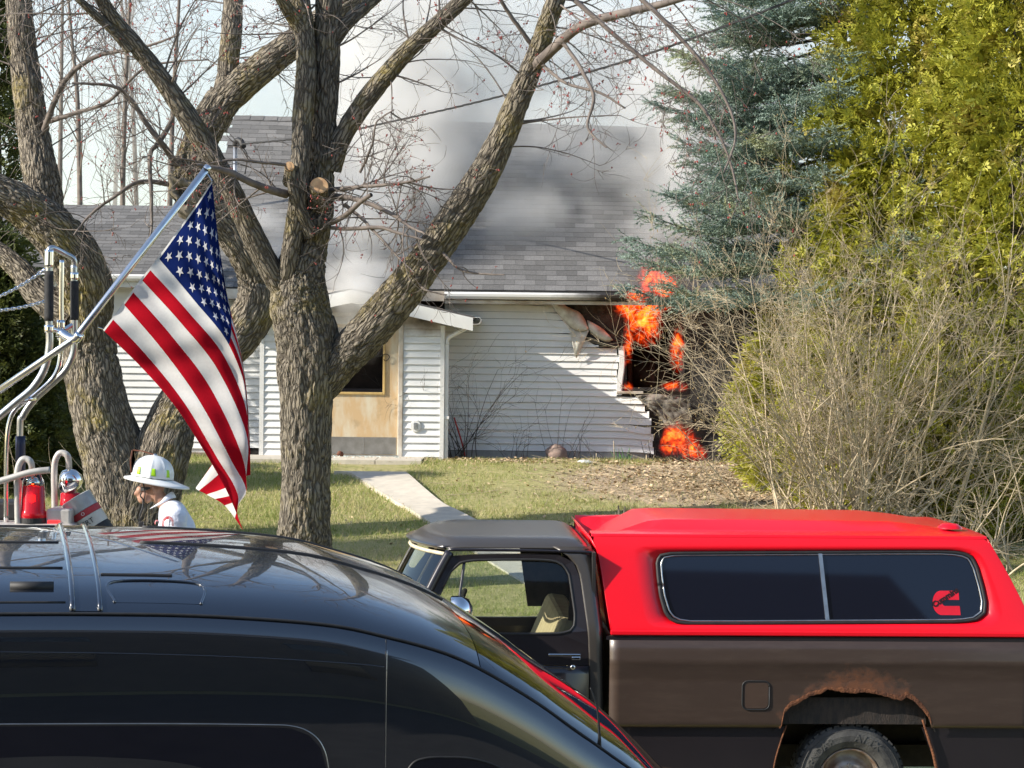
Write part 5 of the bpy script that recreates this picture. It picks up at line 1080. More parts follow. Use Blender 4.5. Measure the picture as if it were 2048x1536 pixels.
# roof furniture: cross channel, long drip ribs, rack slots
ch0 = vl(176, 1228).x
for dx, r in ((-.055, .012), (.045, .010)): VB(MB().tube([rf(ch0 + dx - .10 * (1 - abs(2 * v - 1)) * 0, v, .002) for v in np.linspace(.005, .995, 40)], r, 6), 'roof_channel', PVAN, smooth=True)
VB(MB().grid([[rf(ch0 + a, v, .0025) for v in np.linspace(.004, .996, 30)] for a in (-.05, .04)]), 'channel_bed', PVAN, smooth=True)
def rib(x0, x1, v, r, name='roof_rib', mat=None, up=.0): VB(MB().tube([rf(x, v, up) for x in np.linspace(x0, x1, 40)], r, 6), name, mat or MBLACK, smooth=True)
rib(xA + .2, ch0 - .08, .50, .006); rib(xA + .2, ch0 - .08, .22, .006); rib(xA + .2, ch0 - .08, .80, .006); rib(xA + .2, ch0 - .08, .03, .005)
rib(ch0 + .25, xW, .52, .008); rib(ch0 + .3, xW, .86, .008); rib(ch0 + .06, ch0 + .33, .17, .007)
for x0, x1, v0, v1 in ((ch0 + .10, ch0 + .42, .03, .12),):
    VB(MB().grid([[rf(x, v, .001) for x in np.linspace(x0, x1, 8)] for v in np.linspace(v0, v1, 5)]), 'rack_recess', PVAN, smooth=True)
    q = [rf(x0, v0, .002), rf(x0, v1, .002), rf(x1, v1, .002), rf(x1, v0, .002)]; VB(MB().tube(q, .006, 6, 40), 'recess_lip', PVAN, smooth=True)
VB(MB().tube([rf(ch0 - .28, .09, .002), rf(ch0 - .12, .09, .002)], .02, 10), 'rack_slot', MBLACK, smooth=True)
an = vl(1200, 1488); VB(MB().tube([(an.x, .01, sz(an.x)), (an.x - .004, .0, sz(an.x) + .05), (an.x - .02, -.01, sz(an.x) + .16), (an.x - .05, -.01, sz(an.x) + .24)], [.010, .006, .004, .002], 6, 20), 'antenna', MBLACK, smooth=True)
for x in (xA + .75, xE - .75):
    for y in (.02, VW - .02):
        s = -1 if y < .5 else 1
        mm = Matrix.Translation((x, y, .34)) @ Matrix.Rotation(math.pi / 2 * (-s), 4, 'X')
        VB(MB().lathe([(.2, -.2), (.32, -.2), (.34, -.15), (.34, -.03), (.31, .02), (.24, .03), (.21, .02), (.1, -.01), (0, -.01)], 32, mm), 'wheel', MRUB, smooth=True)
VB(MB().box(xE - .02, xE + .08, .05, VW - .05, .35, .6), 'bumper', MBLACK, bevel=.03)

# ---------------------------------------------------------------- fire engine tail with chrome rails and beacons
FY = 14.67
def E_(px, py, dy=0.0): return P(px, py, FY + dy)
eng = empty('fire_engine', (E_(0, 1050).x, FY, -1.39), label='fire engine tail with chrome grab rails and red beacons, behind the van', cat='fire engine')
MWHT = paint('white_engine_paint', (.72, .72, .70), .3, .8); MFRED = paint('fire_red_paint', (.45, .015, .012), .3, 1.0)
MGREY = M('grey_cast_guard', (.52, .50, .46), (.40, .38, .35), 12, rough=.5, metal=.2)
MALU = M('tread_plate', (.45, .45, .45), (.32, .32, .33), 20, rough=.4, metal=.8, bump=.6, bscale=60)
MFOAM = M('black_grip_foam', (.02, .02, .021), (.035, .035, .035), 40, rough=.8, bump=.3, bscale=200)
ex1 = E_(150, 1050).x; ex0 = ex1 - 5.2; ez = E_(60, 1075, .9).z; EG = -1.05
BX('body', MFRED, eng, ex0, ex1, FY - .25, FY + 1.25, .15 + EG, ez - .05, bevel=.03)
BX('deck', MALU, eng, ex0 + .004, ex1 + .02, FY - .262, FY + 1.27, ez - .048, ez - .012)
BX('reflective_stripe', MWHT, eng, ex0 + .05, ex1 - .05, FY - .266, FY - .252, -.4, -.28)
BX('cab', MFRED, eng, ex0 - 2.0, ex0 - .02, FY - .25, FY + 1.25, .05 + EG, 2.3 + EG, bevel=.12); BX('cab_window', MTINT, eng, ex0 - 1.7, ex0 - .4, FY - .262, FY - .252, 1.3 + EG, 2.0 + EG)
for x in (ex0 - 1.2, ex0 + 1.0, ex1 - 1.2):
    for y, s in ((FY - .2, -1), (FY + 1.2, 1)):
        MB().lathe([(.24, -.28), (.46, -.28), (.5, -.22), (.5, -.05), (.46, .0), (.3, .01), (.25, -.06), (0, -.04)], 36, Matrix.Translation((x, y, .16 + EG)) @ Matrix.Rotation(-s * math.pi / 2, 4, 'X')).build('wheel', MRUB, eng, smooth=True)
def pipe(pts, r, name, mat, m=40, n=12): return MB().tube([E_(a, b, c) for a, b, c in pts], r, n, m).build(name, mat, eng, smooth=True)
rr = .026
pipe([(99, 505, 0), (98, 560, 0), (98, 640, 0), (99, 690, 0), (90, 735, 0), (66, 775, 0), (30, 806, 0), (-20, 848, 0), (-80, 900, 0), (-130, 1040, 0)], rr, 'grab_rail', MSTEEL, 70)
pipe([(148, 530, .12), (149, 600, .12), (149, 660, .12), (147, 705, .12), (130, 742, .12), (100, 770, .12), (68, 800, .12), (46, 832, .12), (40, 860, .12), (41, 1045, .12)], rr * .9, 'grab_rail', MSTEEL, 70)
pipe([(124, 520, .06), (123, 600, .06), (122, 700, .06), (110, 750, .06), (70, 790, .06), (38, 812, .06), (20, 840, .06), (13, 900, .06), (12, 1045, .06)], rr * .62, 'grab_rail', MCHR, 70)
pipe([(98, 512, 0), (99, 499, 0), (108, 497, .02), (130, 508, .08), (147, 518, .11), (149, 534, .12)], rr * .78, 'top_rail', MSTEEL, 30)
pipe([(99, 499, 0), (98, 535, 0)], .031, 'rail_elbow', MCHR, 6)
pipe([(98, 542, -.002), (98, 642, -.002)], .031, 'foam_grip', MFOAM, 8); pipe([(149, 562, .118), (149, 640, .118)], .029, 'foam_grip', MFOAM, 8)
for a in ((98, 650, 665, 0), (149, 545, 560, .12), (122, 640, 660, .06)): pipe([(a[0], a[1], a[3]), (a[0], a[2], a[3])], .032 if a[0] == 98 else .028, 'rail_clamp', MCHR, 4)
pipe([(100, 657, 0), (122, 662, .06), (148, 648, .12)], .016, 'cross_brace', MCHR, 10); pipe([(36, 804, 0), (60, 798, .05), (72, 796, .12)], .018, 'cross_brace', MCHR, 10)
pipe([(41, 872, .12), (41, 960, .12)], .034, 'navy_post', M('navy_post_paint', (.01, .014, .05), None, 10, rough=.4), 5)
def chain(a, b, sag, n, name):
    A, B = E_(*a), E_(*b); mb = MB()
    for k in range(n):
        t = (k + .5) / n; c = A.lerp(B, t) - Vector((0, 0, sag * 4 * t * (1 - t))); d = (B - A).normalized(); d.z += -sag * 4 * (1 - 2 * t) / (B - A).length; d.normalize()
        m_ = Matrix.Translation(c) @ d.to_track_quat('X', 'Z').to_matrix().to_4x4() @ Matrix.Rotation(math.pi / 2 * (k % 2) + .4, 4, 'X'); L = (B - A).length / n * .72
        ring_ = [m_ @ Vector((L * math.cos(a_), L * .55 * math.sin(a_), 0)) for a_ in np.linspace(0, 2 * math.pi, 13)]; mb.tube(ring_, .0045, 6)
    mb.build(name, MCHR, eng, smooth=True)
chain((99, 532, 0), (-40, 606, -.1), .03, 24, 'safety_chain'); chain((98, 600, 0), (-40, 622, -.05), .02, 22, 'safety_chain')
MB().tube([E_(-60, 975, -.1), E_(0, 962, -.1), E_(60, 945, -.1), E_(100, 940, -.08)], .022, 8, 20).build('side_rail', MGREY, eng, smooth=True)
BX('beacon_plinth', MGREY, eng, E_(-60, 1040).x, E_(150, 1040).x, FY - .1, FY + .55, ez - .012, E_(60, 1046).z, bevel=.02)
# guarded beacons
for k, (cx2, top, bx, dy) in enumerate(((36, 918, 66, -.05), (110, 906, 140, .35))):
    g_ = MB().tube([E_(cx2, 1050, dy), E_(cx2 - 1, 990, dy), E_(cx2 - 1, top + 26, dy), E_(cx2 + 6, top + 4, dy), E_(cx2 + 16, top, dy), E_(cx2 + 26, top + 8, dy), E_(cx2 + 28, top + 32, dy + .05)], .022, 10, 40).build('beacon_guard', MGREY, eng, smooth=True)
MREDL = NB('red_beacon_lens'); _fr = MREDL.node('ShaderNodeFresnel', {'IOR': 1.45}); _gl = MREDL.node('ShaderNodeBsdfGlossy', {'Color': (1, 1, 1, 1), 'Roughness': .05}); _tr = MREDL.node('ShaderNodeBsdfTransparent', {'Color': (.75, .02, .03, 1)}); _df = MREDL.node('ShaderNodeBsdfDiffuse', {'Color': (.70, .015, .03, 1)})
_m1 = MREDL.node('ShaderNodeMixShader', {0: .55}); MREDL.l.new(_tr.outputs[0], _m1.inputs[1]); MREDL.l.new(_df.outputs[0], _m1.inputs[2]); _m2 = MREDL.node('ShaderNodeMixShader', {0: _fr.outputs[0], 1: _m1.outputs[0], 2: _gl.outputs[0]}); MREDL.l.new(_m2.outputs[0], MREDL.out.inputs[0]); MREDL = MREDL.m
MLAMP = NB('lit_red_bulb').set(color=(1, .1, .03), em=(1.0, .10, .02, 1), ems=14.0).m
bc = E_(66, 1045, 0); s_ = FY / FPX
bea = empty('beacon', bc); bea.parent = eng; bea.matrix_parent_inverse = PINV(eng)
tf = Matrix.Translation(bc)
MB().lathe([(0, 0), (27 * s_, 0), (27 * s_, 10 * s_), (0, 10 * s_)], 28, tf).build('base', MBLACK, bea, smooth=False)
MB().lathe([(26 * s_, 10 * s_), (27 * s_, 14 * s_), (26 * s_, 22 * s_), (24.5 * s_, 24 * s_), (22.5 * s_, 72 * s_), (21 * s_, 74 * s_)], 32, tf).build('lens', MREDL, bea, smooth=True)
MB().lathe([(22 * s_, 74 * s_), (21.5 * s_, 82 * s_), (17 * s_, 94 * s_), (10 * s_, 102 * s_), (5 * s_, 106 * s_), (0, 107 * s_)], 32, tf).build('clear_dome', MGLASS, bea, smooth=True)
MB().lathe([(0, 92 * s_), (8 * s_, 90 * s_), (14 * s_, 80 * s_), (12 * s_, 76 * s_)], 20, tf).build('reflector', MCHR, bea, smooth=True)
MB().lathe([(0, 40 * s_), (6 * s_, 43 * s_), (7.5 * s_, 49 * s_), (6 * s_, 55 * s_), (0, 58 * s_)], 16, Matrix.Translation((0, -.04, 0)) @ tf).build('bulb', MLAMP, bea, smooth=True)
MB().tube([bc + Vector((0, 0, .03)), bc + Vector((0, 0, .14))], .012, 8).build('bulb_post', MSTEEL, bea)
bc2 = E_(141, 1020, .35); tf2 = Matrix.Translation(bc2); s2 = (FY + .35) / FPX
be2 = empty('beacon', bc2); be2.parent = eng; be2.matrix_parent_inverse = PINV(eng)
MB().lathe([(0, 0), (23 * s2, 0), (22 * s2, 10 * s2), (0, 10 * s2)], 24, tf2).build('base', MBLACK, be2)
MB().lathe([(21 * s2, 10 * s2), (20 * s2, 34 * s2), (0, 36 * s2)], 28, tf2).build('lens', MREDL, be2, smooth=True)
MB().lathe([(0, -30 * s2), (16 * s2, -22 * s2), (24 * s2, 0), (23 * s2, 12 * s2), (14 * s2, 22 * s2), (0, 25 * s2)], 28, Matrix.Translation(bc2 + Vector((.0, -.02, 58 * s2))) @ Matrix.Rotation(math.radians(28), 4, 'Y')).build('chrome_hood', MCHR, be2, smooth=True)
BX('warning_light_box', MGREY, eng, E_(93, 1000).x, E_(142, 1000).x, FY - .02, FY + .28, E_(100, 1056).z, E_(100, 1018).z, bevel=.012)
BX('led_strip', NB('red_led').set(color=(.2, .0, .0), em=(1, .03, .03, 1), ems=1.6).m, eng, E_(97, 1040).x, E_(121, 1040).x, FY - .028, FY - .021, E_(100, 1048).z, E_(100, 1040).z)
BX('hose_bed_cover', MBLACK, eng, E_(-60, 1040).x + .02, E_(28, 1010).x, FY + .2, FY + .53, E_(60, 1046).z, E_(10, 1008).z, bevel=.02)
# pressurised can on its side, banded
cc0, cc1 = E_(198, 1072, .2), E_(150, 995, .2); axd = (cc1 - cc0).normalized(); Lc = (cc1 - cc0).length; cm = Matrix.Translation(cc0) @ axd.to_track_quat('Z', 'Y').to_matrix().to_4x4(); rc_ = .115
can = empty('nozzle_can', cc0); can.parent = eng; can.matrix_parent_inverse = PINV(eng)
MSIL = M('worn_silver_sleeve', (.50, .50, .47), (.34, .35, .33), 10, rough=.4, metal=.3)
for nm, z0_, z1_, mt, rx in (('lower_band', 0, .07, MBLACK, 1.0), ('white_band', .072, .155, M('cream_band', (.62, .60, .52), None, 9, rough=.5), .99), ('red_band', .157, .20, M('red_band', (.42, .03, .035), None, 9, rough=.5), 1.0), ('sleeve', .202, Lc, MSIL, .97)):
    MB().lathe([(0, z0_), (rc_ * rx, z0_), (rc_ * rx, z1_ - .006), (rc_ * rx * (.8 if nm == 'sleeve' else .99), z1_), (0, z1_)], 28, cm).build(nm, mt, can, smooth=False)
cmi = cm.to_3x3(); tdir = (Vector((0, -1, .15)) - axd * Vector((0, -1, .15)).dot(axd)).normalized(); xd = axd.cross(tdir).normalized() * -1
def can_text(s, z, size, mat):
    pp = cc0 + axd * z + tdir * (rc_ + .0025); R_ = Matrix((( -axd.cross(tdir)).normalized(), axd, tdir)).transposed() if False else Matrix((axd.cross(tdir), axd, tdir)).transposed()
    o = text(s, size, mat, None, Matrix.Translation(pp) @ R_.to_4x4(), .001, 'band_lettering'); o.parent = can; o.matrix_parent_inverse = PINV(can)
can_text('O', .178, .032, MWHT); can_text('ERT', .112, .05, MBLACK)

# ---------------------------------------------------------------- flag on its pole
FLY = 14.3
flag = empty('flag', P(150, 680, FLY), label='american flag hanging from a slanted aluminium pole', cat='flag')
MPOLE = M('aluminium_pole', (.78, .78, .78), (.66, .66, .66), 10, rough=.22, metal=.95)
MB().tube([P(-30, 800, FLY), P(150, 677, FLY), P(413, 338, FLY)], .023, 14).build('pole', MPOLE, flag, smooth=True)
MB().lathe([(0, .03), (.022, .025), (.026, 0)], 14, Matrix.Translation(P(413, 338, FLY)) @ (P(413, 338, FLY) - P(150, 677, FLY)).normalized().to_track_quat('Z', 'Y').to_matrix().to_4x4()).build('pole_cap', MPOLE, flag, smooth=True)
MB().tube([P(120, 664, FLY + .06), P(146, 680, FLY + .01), P(160, 668, FLY - .02)], .032, 10, 8).build('pole_bracket', MCHR, flag, smooth=True)
rows_s = [0, .16, .33, 7 / 13, .70, .85, 1.0]
ctl = [  # per s: t = 0, .2, .4, .6, .8, 1 : picture point and depth offset
    [(424, 362, 0), (437, 480, .03), (455, 596, .05), (478, 715, .10), (497, 835, .16), (501, 950, .20)],
    [(394, 408, 0), (428, 515, -.02), (461, 622, .02), (487, 735, .07), (496, 850, .16), (478, 955, .28)],
    [(362, 452, 0), (412, 552, -.04), (463, 650, -.03), (488, 752, .05), (480, 860, .20), (435, 965, .34)],
    [(316, 515, 0), (388, 600, -.05), (458, 690, -.06), (492, 800, -.02), (450, 890, .20), (392, 975, .30)],
    [(280, 560, 0), (362, 650, -.04), (436, 745, -.07), (494, 880, -.06), (478, 960, .10), (415, 990, .24)],
    [(245, 608, 0), (322, 698, -.02), (396, 800, -.07), (458, 915, -.08), (492, 985, -.01), (450, 1012, .14)],
    [(206, 660, 0), (286, 738, .01), (352, 815, -.04), (410, 905, -.08), (455, 985, -.06), (486, 1060, .02)]]
cg = np.array(ctl, float)
def flag_grid(ns=92, ntt=120):
    mid = np.stack([crom(r, ntt) for r in cg], 0); t = np.linspace(0, 1, ns); si = np.interp(t, rows_s, np.arange(7)); i = np.minimum(si.astype(int), 5); u = (si - i)[:, None, None]; g = lambda q: mid[np.clip(q, 0, 6)]
    p0, p1, p2, p3 = g(i - 1), g(i), g(i + 1), g(i + 2); return .5 * (2 * p1 + (p2 - p0) * u + (2 * p0 - 5 * p1 + 4 * p2 - p3) * u * u + (3 * p1 - p0 - 3 * p2 + p3) * u ** 3)
FG = flag_grid(); FS, FT = FG.shape[:2]
FW = np.zeros_like(FG)
for a in range(FS):
    for b in range(FT):
        q = FG[a, b]; w_ = .030 * math.sin(b * .13 + a * .12) * min(1, b / 16) + .012 * math.sin(a * .42 - b * .05) + .006 * math.sin(a * .25 + b * .45) + .022 * (float(vn(np.array([a * .11, b * .09, 2.2]))) - .5)
        FW[a, b] = tuple(P(q[0], q[1], FLY + q[2] + w_))
def fpt(s, t):
    a, b = s * (FS - 1), t * (FT - 1); i, j = min(int(a), FS - 2), min(int(b), FT - 2); u, v = a - i, b - j
    return FW[i, j] * (1 - u) * (1 - v) + FW[i + 1, j] * u * (1 - v) + FW[i, j + 1] * (1 - u) * v + FW[i + 1, j + 1] * u * v
def cloth(name, c):
    b = NB(name); n = b.noise(b.coord(), 60, 3); cc = b.mix(n, c, tuple(q * .8 for q in c)); df = b.node('ShaderNodeBsdfDiffuse', {'Color': cc}); tl = b.node('ShaderNodeBsdfTranslucent', {'Color': cc}); mx = b.node('ShaderNodeMixShader', {0: .28, 1: df.outputs[0], 2: tl.outputs[0]}); b.l.new(mx.outputs[0], b.out.inputs[0]); return b.m
FR, FWH, FB = cloth('flag_red', (.40, .008, .018)), cloth('flag_white', (.66, .65, .63)), cloth('flag_blue', (.008, .018, .10))
FSTAR = cloth('flag_star', (.68, .68, .70))
def patch(name, s0, s1, t0, t1, mat, ns, n2):
    ss, tt = np.linspace(s0, s1, ns), np.linspace(t0, t1, n2); return MB().grid([[tuple(fpt(s, t)) for t in tt] for s in ss]).build(name, mat, flag, smooth=True)
for k in range(13): patch('stripe', k / 13 + (.0005 if k else 0), (k + 1) / 13, .4 if k < 7 else .012, 1.0, FR if k % 2 == 0 else FWH, 9, 80 if k < 7 else 120)
patch('canton', 0, 7 / 13 - .0005, .012, .3998, FB, 50, 50); patch('header_band', 0, 1, -.0, .012, FWH, 60, 3)
for r in range(9):
    for c in range(6 if r % 2 == 0 else 5):
        s = (r + 1) / 10 * 7 / 13; t = ((2 * c + 1 if r % 2 == 0 else 2 * c + 2) / 12) * .388 + .012
        rs, rt = .0308, .0308 / 1.9; cpt = fpt(s, t); nn_ = np.cross(fpt(s + .01, t) - cpt, fpt(s, t + .01) - cpt); nn_ /= np.linalg.norm(nn_)
        mb = MB()
        for sg in (1, -1):
            V = [tuple(cpt + nn_ * .004 * sg)]
            for k in range(10):
                a = math.pi * k / 5; q = 1.0 if k % 2 == 0 else .40; V.append(tuple(fpt(min(max(s - rs * q * math.cos(a), 0), 1), t + rt * q * math.sin(a)) + nn_ * .0035 * sg))
            mb.add(V, [(0, k + 1, (k + 1) % 10 + 1) for k in range(10)])
        mb.build('star', FSTAR, flag)
MB().tube([P(413, 345, FLY), P(424, 362, FLY)], .004, 5).build('halyard_clip', MCHR, flag); MB().tube([P(196, 655, FLY), P(206, 658, FLY)], .004, 5).build('halyard_clip', MCHR, flag)

# ---------------------------------------------------------------- fire officer in a white helmet
HY = 17.5
def Q(px, py, dy=0.0): return P(px, py, HY + dy)
off = empty('person', (Q(350, 1200).x, HY, float(gz(0, HY))), label='person in a white fire helmet and white shirt, head bowed, facing left', cat='person')
MSKIN = M('skin', (.46, .27, .19), (.36, .19, .13), 20, rough=.5); MSHIRT = M('white_shirt', (.72, .75, .84), (.62, .66, .76), 8, rough=.8, bump=.7, bscale=7, bdist=.05); MTROU = M('navy_trousers', (.015, .017, .03), None, 20, rough=.9)
MHEL = M('white_helmet', (.80, .82, .82), (.72, .74, .74), 5, rough=.3, coat=.5)
def ell(mb, c, r, n=14, m=20):
    rows = [[Vector(c) + Vector((r[0] * math.sin(a) * math.cos(b), r[1] * math.sin(a) * math.sin(b), r[2] * math.cos(a))) for b in np.linspace(0, 2 * math.pi, m, endpoint=False)] for a in np.linspace(.02, math.pi - .02, n)]
    k = len(mb.v); mb.grid(rows, close=True); mb.add(rows[0], [tuple(range(m))]); mb.add(rows[-1], [tuple(reversed(range(m)))])
def remesh(o, v=.014, it=6):
    q = o.modifiers.new('remesh', 'REMESH'); q.mode = 'VOXEL'; q.voxel_size = v; q.use_smooth_shade = True
    q = o.modifiers.new('smooth', 'SMOOTH'); q.iterations = it; q.factor = .5
gzp = float(gz(0, HY))
Hd = Q(303, 972)
def figure(kind):
    mb = MB(); inf = {'skin': 0, 'shirt': .018, 'trousers': .016}[kind]
    if kind in ('skin', 'shirt'):
        sp_ = [(Q(362, 1215), .15), (Q(362, 1160), .145), (Q(360, 1105), .155), (Q(354, 1060), .155), (Q(345, 1026), .11)]
        for i in range(4):
            for t in np.linspace(0, 1, 5): c = sp_[i][0].lerp(sp_[i + 1][0], t); r = sp_[i][1] * (1 - t) + sp_[i + 1][1] * t; ell(mb, c, (r * .86 + inf, r * 1.28 + inf, r * .8 + inf), 10, 16)
        for dy in (-.19, .19):
            sh, el, wr = Q(352, 1034, dy), Q(352, 1108, dy * 1.2), Q(306, 1160, dy * .9)
            top = [(Q(340, 1022, dy * .5), .075), (sh, .072), (sh.lerp(el, .5), .056), (el, .046)] + ([(el.lerp(wr, .5), .042), (wr, .03)] if kind == 'skin' else [])
            mb.tube([q for q, r in top], [r + inf for q, r in top], 14, 26); ell(mb, sh, (.075 + inf,) * 3)
            ell(mb, el, (.045 + inf,) * 3)
            if kind == 'skin':
                pd = (wr - el).normalized(); palm = wr + pd * .05; ell(mb, palm, (.05, .022, .042))
                for k in range(4):
                    b0 = palm + pd * .04 + Vector((0, 0, .028 - .018 * k)); ln = (.075, .085, .08, .062)[k]; mb.tube([b0, b0 + pd * ln * .5 + Vector((0, .01, -.008)), b0 + pd * ln * .8 + Vector((.0, .035, -.02))], [.0095, .009, .008], 8, 10)
                mb.tube([palm + Vector((.01, .0, .03)), palm + Vector((-.01, .02, .055)) + pd * .02, palm + pd * .05 + Vector((0, .035, .05))], [.012, .011, .009], 8, 10)
    if kind == 'skin':
        mb.tube([Q(344, 1024), Q(330, 1008), Q(318, 995), Q(308, 980)], [.075, .062, .058, .06], 16, 14)
        ell(mb, Hd + Vector((.012, 0, .02)), (.100, .078, .105)); ell(mb, Q(292, 993), (.058, .056, .055)); ell(mb, Q(285, 1001), (.034, .038, .026))
        ell(mb, Q(281, 981), (.035, .05, .04)); mb.tube([Q(280, 972), Q(275, 981), Q(271, 988), Q(277, 990)], [.010, .013, .016, .010], 8, 10)
        ell(mb, Q(278, 996), (.018, .026, .009)); ell(mb, Q(279, 1000), (.016, .022, .009)); ell(mb, Q(309, 981, -.078), (.018, .012, .030))
    if kind in ('skin', 'trousers'):
        for dy in (-.1, .1):
            mb.tube([Q(362, 1205, dy * .9), Vector((Q(362, 1205).x - .03, HY + dy, (Q(362, 1205).z + gzp) / 2 + .05)), Vector((Q(362, 1205).x + .02, HY + dy, gzp + .15)), Vector((Q(362, 1205).x + .02, HY + dy, gzp + .03))], [.105 + inf, .068 + inf, .045 + inf, .045 + inf], 14, 30)
            if kind == 'skin': mb.tube([Vector((Q(362, 1205).x + .06, HY + dy, gzp + .045)), Vector((Q(362, 1205).x - .1, HY + dy, gzp + .04)), Vector((Q(362, 1205).x - .18, HY + dy, gzp + .03))], [.04, .042, .03], 10, 10)
        ell(mb, Q(362, 1205), (.14 + inf, .19 + inf, .12 + inf))
    return mb
for kd, nm, mt in (('skin', 'body', MSKIN), ('shirt', 'shirt', MSHIRT), ('trousers', 'trousers', MTROU)):
    o = figure(kd).build(nm, mt, off, smooth=True); remesh(o, .009 if kd == 'skin' else .013, 3 if kd == 'skin' else 5)
MB().grid([[Q(a, b, d) for a, b, d in r] for r in ([(322, 1003, -.085), (331, 992, -.095), (341, 984, -.075), (346, 984, 0), (341, 984, .08)], [(299, 1018, -.10), (322, 1008, -.115), (342, 997, -.10), (352, 995, 0), (345, 997, .1)])]).build('collar', MSHIRT, off, solid=.006, smooth=True)
for a, b, w_ in ((336, 1048, 13), (314, 1046, 5)):
    MB().grid([[Q(a + w_ * r * math.cos(t), b + w_ * 1.25 * r * math.sin(t), -.292 + .02 * (a < 320) + .01 * r) for t in np.linspace(math.pi * .85, math.pi * 2.1, 12)] for r in (.62, 1)]).build('shoulder_patch', M('red_patch', (.55, .02, .03), (.75, .6, .6), 40, rough=.7), off)
MB().grid([[Q(a, b, d) for a, b, d in r] for r in ([(300, 974, -.085), (290, 974, -.075), (282, 974, -.045), (279, 974, 0)], [(300, 978, -.086), (290, 981, -.077), (282, 982, -.047), (278, 982, 0)])]).build('sunglasses', MBLACK, off, solid=.004)
MB().tube([Q(283, 985, -.07), Q(281, 992, -.075), Q(286, 1000, -.08), Q(285, 1015, -.12), Q(279, 1035, -.13), Q(284, 1060, -.12)], .006, 6, 30).build('radio_cord', MBLACK, off, smooth=True)
BX('radio_mic', MBLACK, off, Q(288, 1050).x - .02, Q(288, 1050).x + .02, HY - .16, HY - .12, Q(288, 1060).z, Q(288, 1040).z, bevel=.008)
# helmet
hc_ = Q(304, 958); hm = Matrix.Translation(hc_) @ Matrix.Rotation(math.radians(7), 4, 'Y') @ Matrix.Scale(1.07, 4); ph = HY / FPX
hel = empty('helmet', hc_); hel.parent = off; hel.matrix_parent_inverse = PINV(off)
def hp_(a, r, z): return hm @ Vector((r * math.cos(a) * (1.12 if abs(z) < 9 else 1), r * math.sin(a) * .92, z))
dome = [[hp_(a, .136 * (1 - t ** 2.6) ** .5 * (1 + .055 * (abs(math.cos(4 * a)) ** 18) * min(1, (1 - t) * 4)), .015 + .165 * t) for a in np.linspace(0, 2 * math.pi, 96, endpoint=False)] for t in np.linspace(0, .995, 20)]
MB().grid(dome, close=True).build('crown', MHEL, hel, smooth=True)
def brim_r(a): return .172 + .080 * max(0, math.cos(a)) ** 2 + .012 * max(0, -math.cos(a)) ** 2
def brim_z(a, u): return -.006 - .040 * u * max(0, math.cos(a)) ** 1.0 * .3 - .012 * u + .012 * max(0, -math.cos(a)) * u
br_ = [[hp_(a, .118 + (brim_r(a) - .118) * u, .02 + brim_z(a, u) - .02 * u) for a in np.linspace(0, 2 * math.pi, 64, endpoint=False)] for u in (0, .2, .5, .8, 1.0)]
br_.append([hp_(a, brim_r(a) + .002, .02 + brim_z(a, 1) - .032) for a in np.linspace(0, 2 * math.pi, 64, endpoint=False)])
MB().grid(br_, close=True).build('brim', MHEL, hel, smooth=True, solid=.005)
MLIME = NB('lime_reflective_patch').set(color=(.42, .75, .02), rough=.4, em=(.4, .8, .02, 1), ems=0.0).m
for a0 in (-1.57 - .79, -1.57, -1.57 + .79):
    def dp(a, t): return hp_(a, .136 * (1 - t ** 2.6) ** .5 + .003, .015 + .165 * t)
    a0 += .12
    MB().grid([[dp(a0 + .17 * q * (1 - .35 * t_), .10 + .33 * t_) for q in np.linspace(-1, 1, 6)] for t_ in np.linspace(0, 1, 6)]).build('lime_patch', MLIME, hel, smooth=True, solid=.003)
MLEA = M('brown_leather_front', (.22, .075, .035), None, 14, rough=.6)
MB().extr([hp_(math.pi, .15, .02), hp_(math.pi, .165, .17), hp_(math.pi, .14, .20), hp_(math.pi, .12, .03)], (0, .0, 0)).add([], []).build('front_shield_edge', MLEA, hel)
MB().grid([[hm @ Vector((x, y, z)) for y in (-.045, 0, .045)] for x, z in ((-.155, .03), (-.172, .12), (-.168, .195))]).build('front_shield', MLEA, hel, solid=.006, smooth=True)
MB().grid([[hm @ Vector((x, y, z)) for y in (-.012, .012)] for x, z in ((-.168, .195), (-.10, .197), (-.03, .186), (0, .182))]).build('shield_holder', MLEA, hel, solid=.008)
MB().lathe([(0, .012), (.014, .010), (.018, 0)], 12, hm @ Matrix.Translation((0, 0, .178))).build('top_stud', MSTEEL, hel, smooth=True)
MB().tube([hp_(-2.0, .12, .0), Q(290, 985, -.085), Q(288, 1003, -.06), Q(296, 1010, -.03)], .005, 6, 16).build('chin_strap', MBLACK, hel, smooth=True)
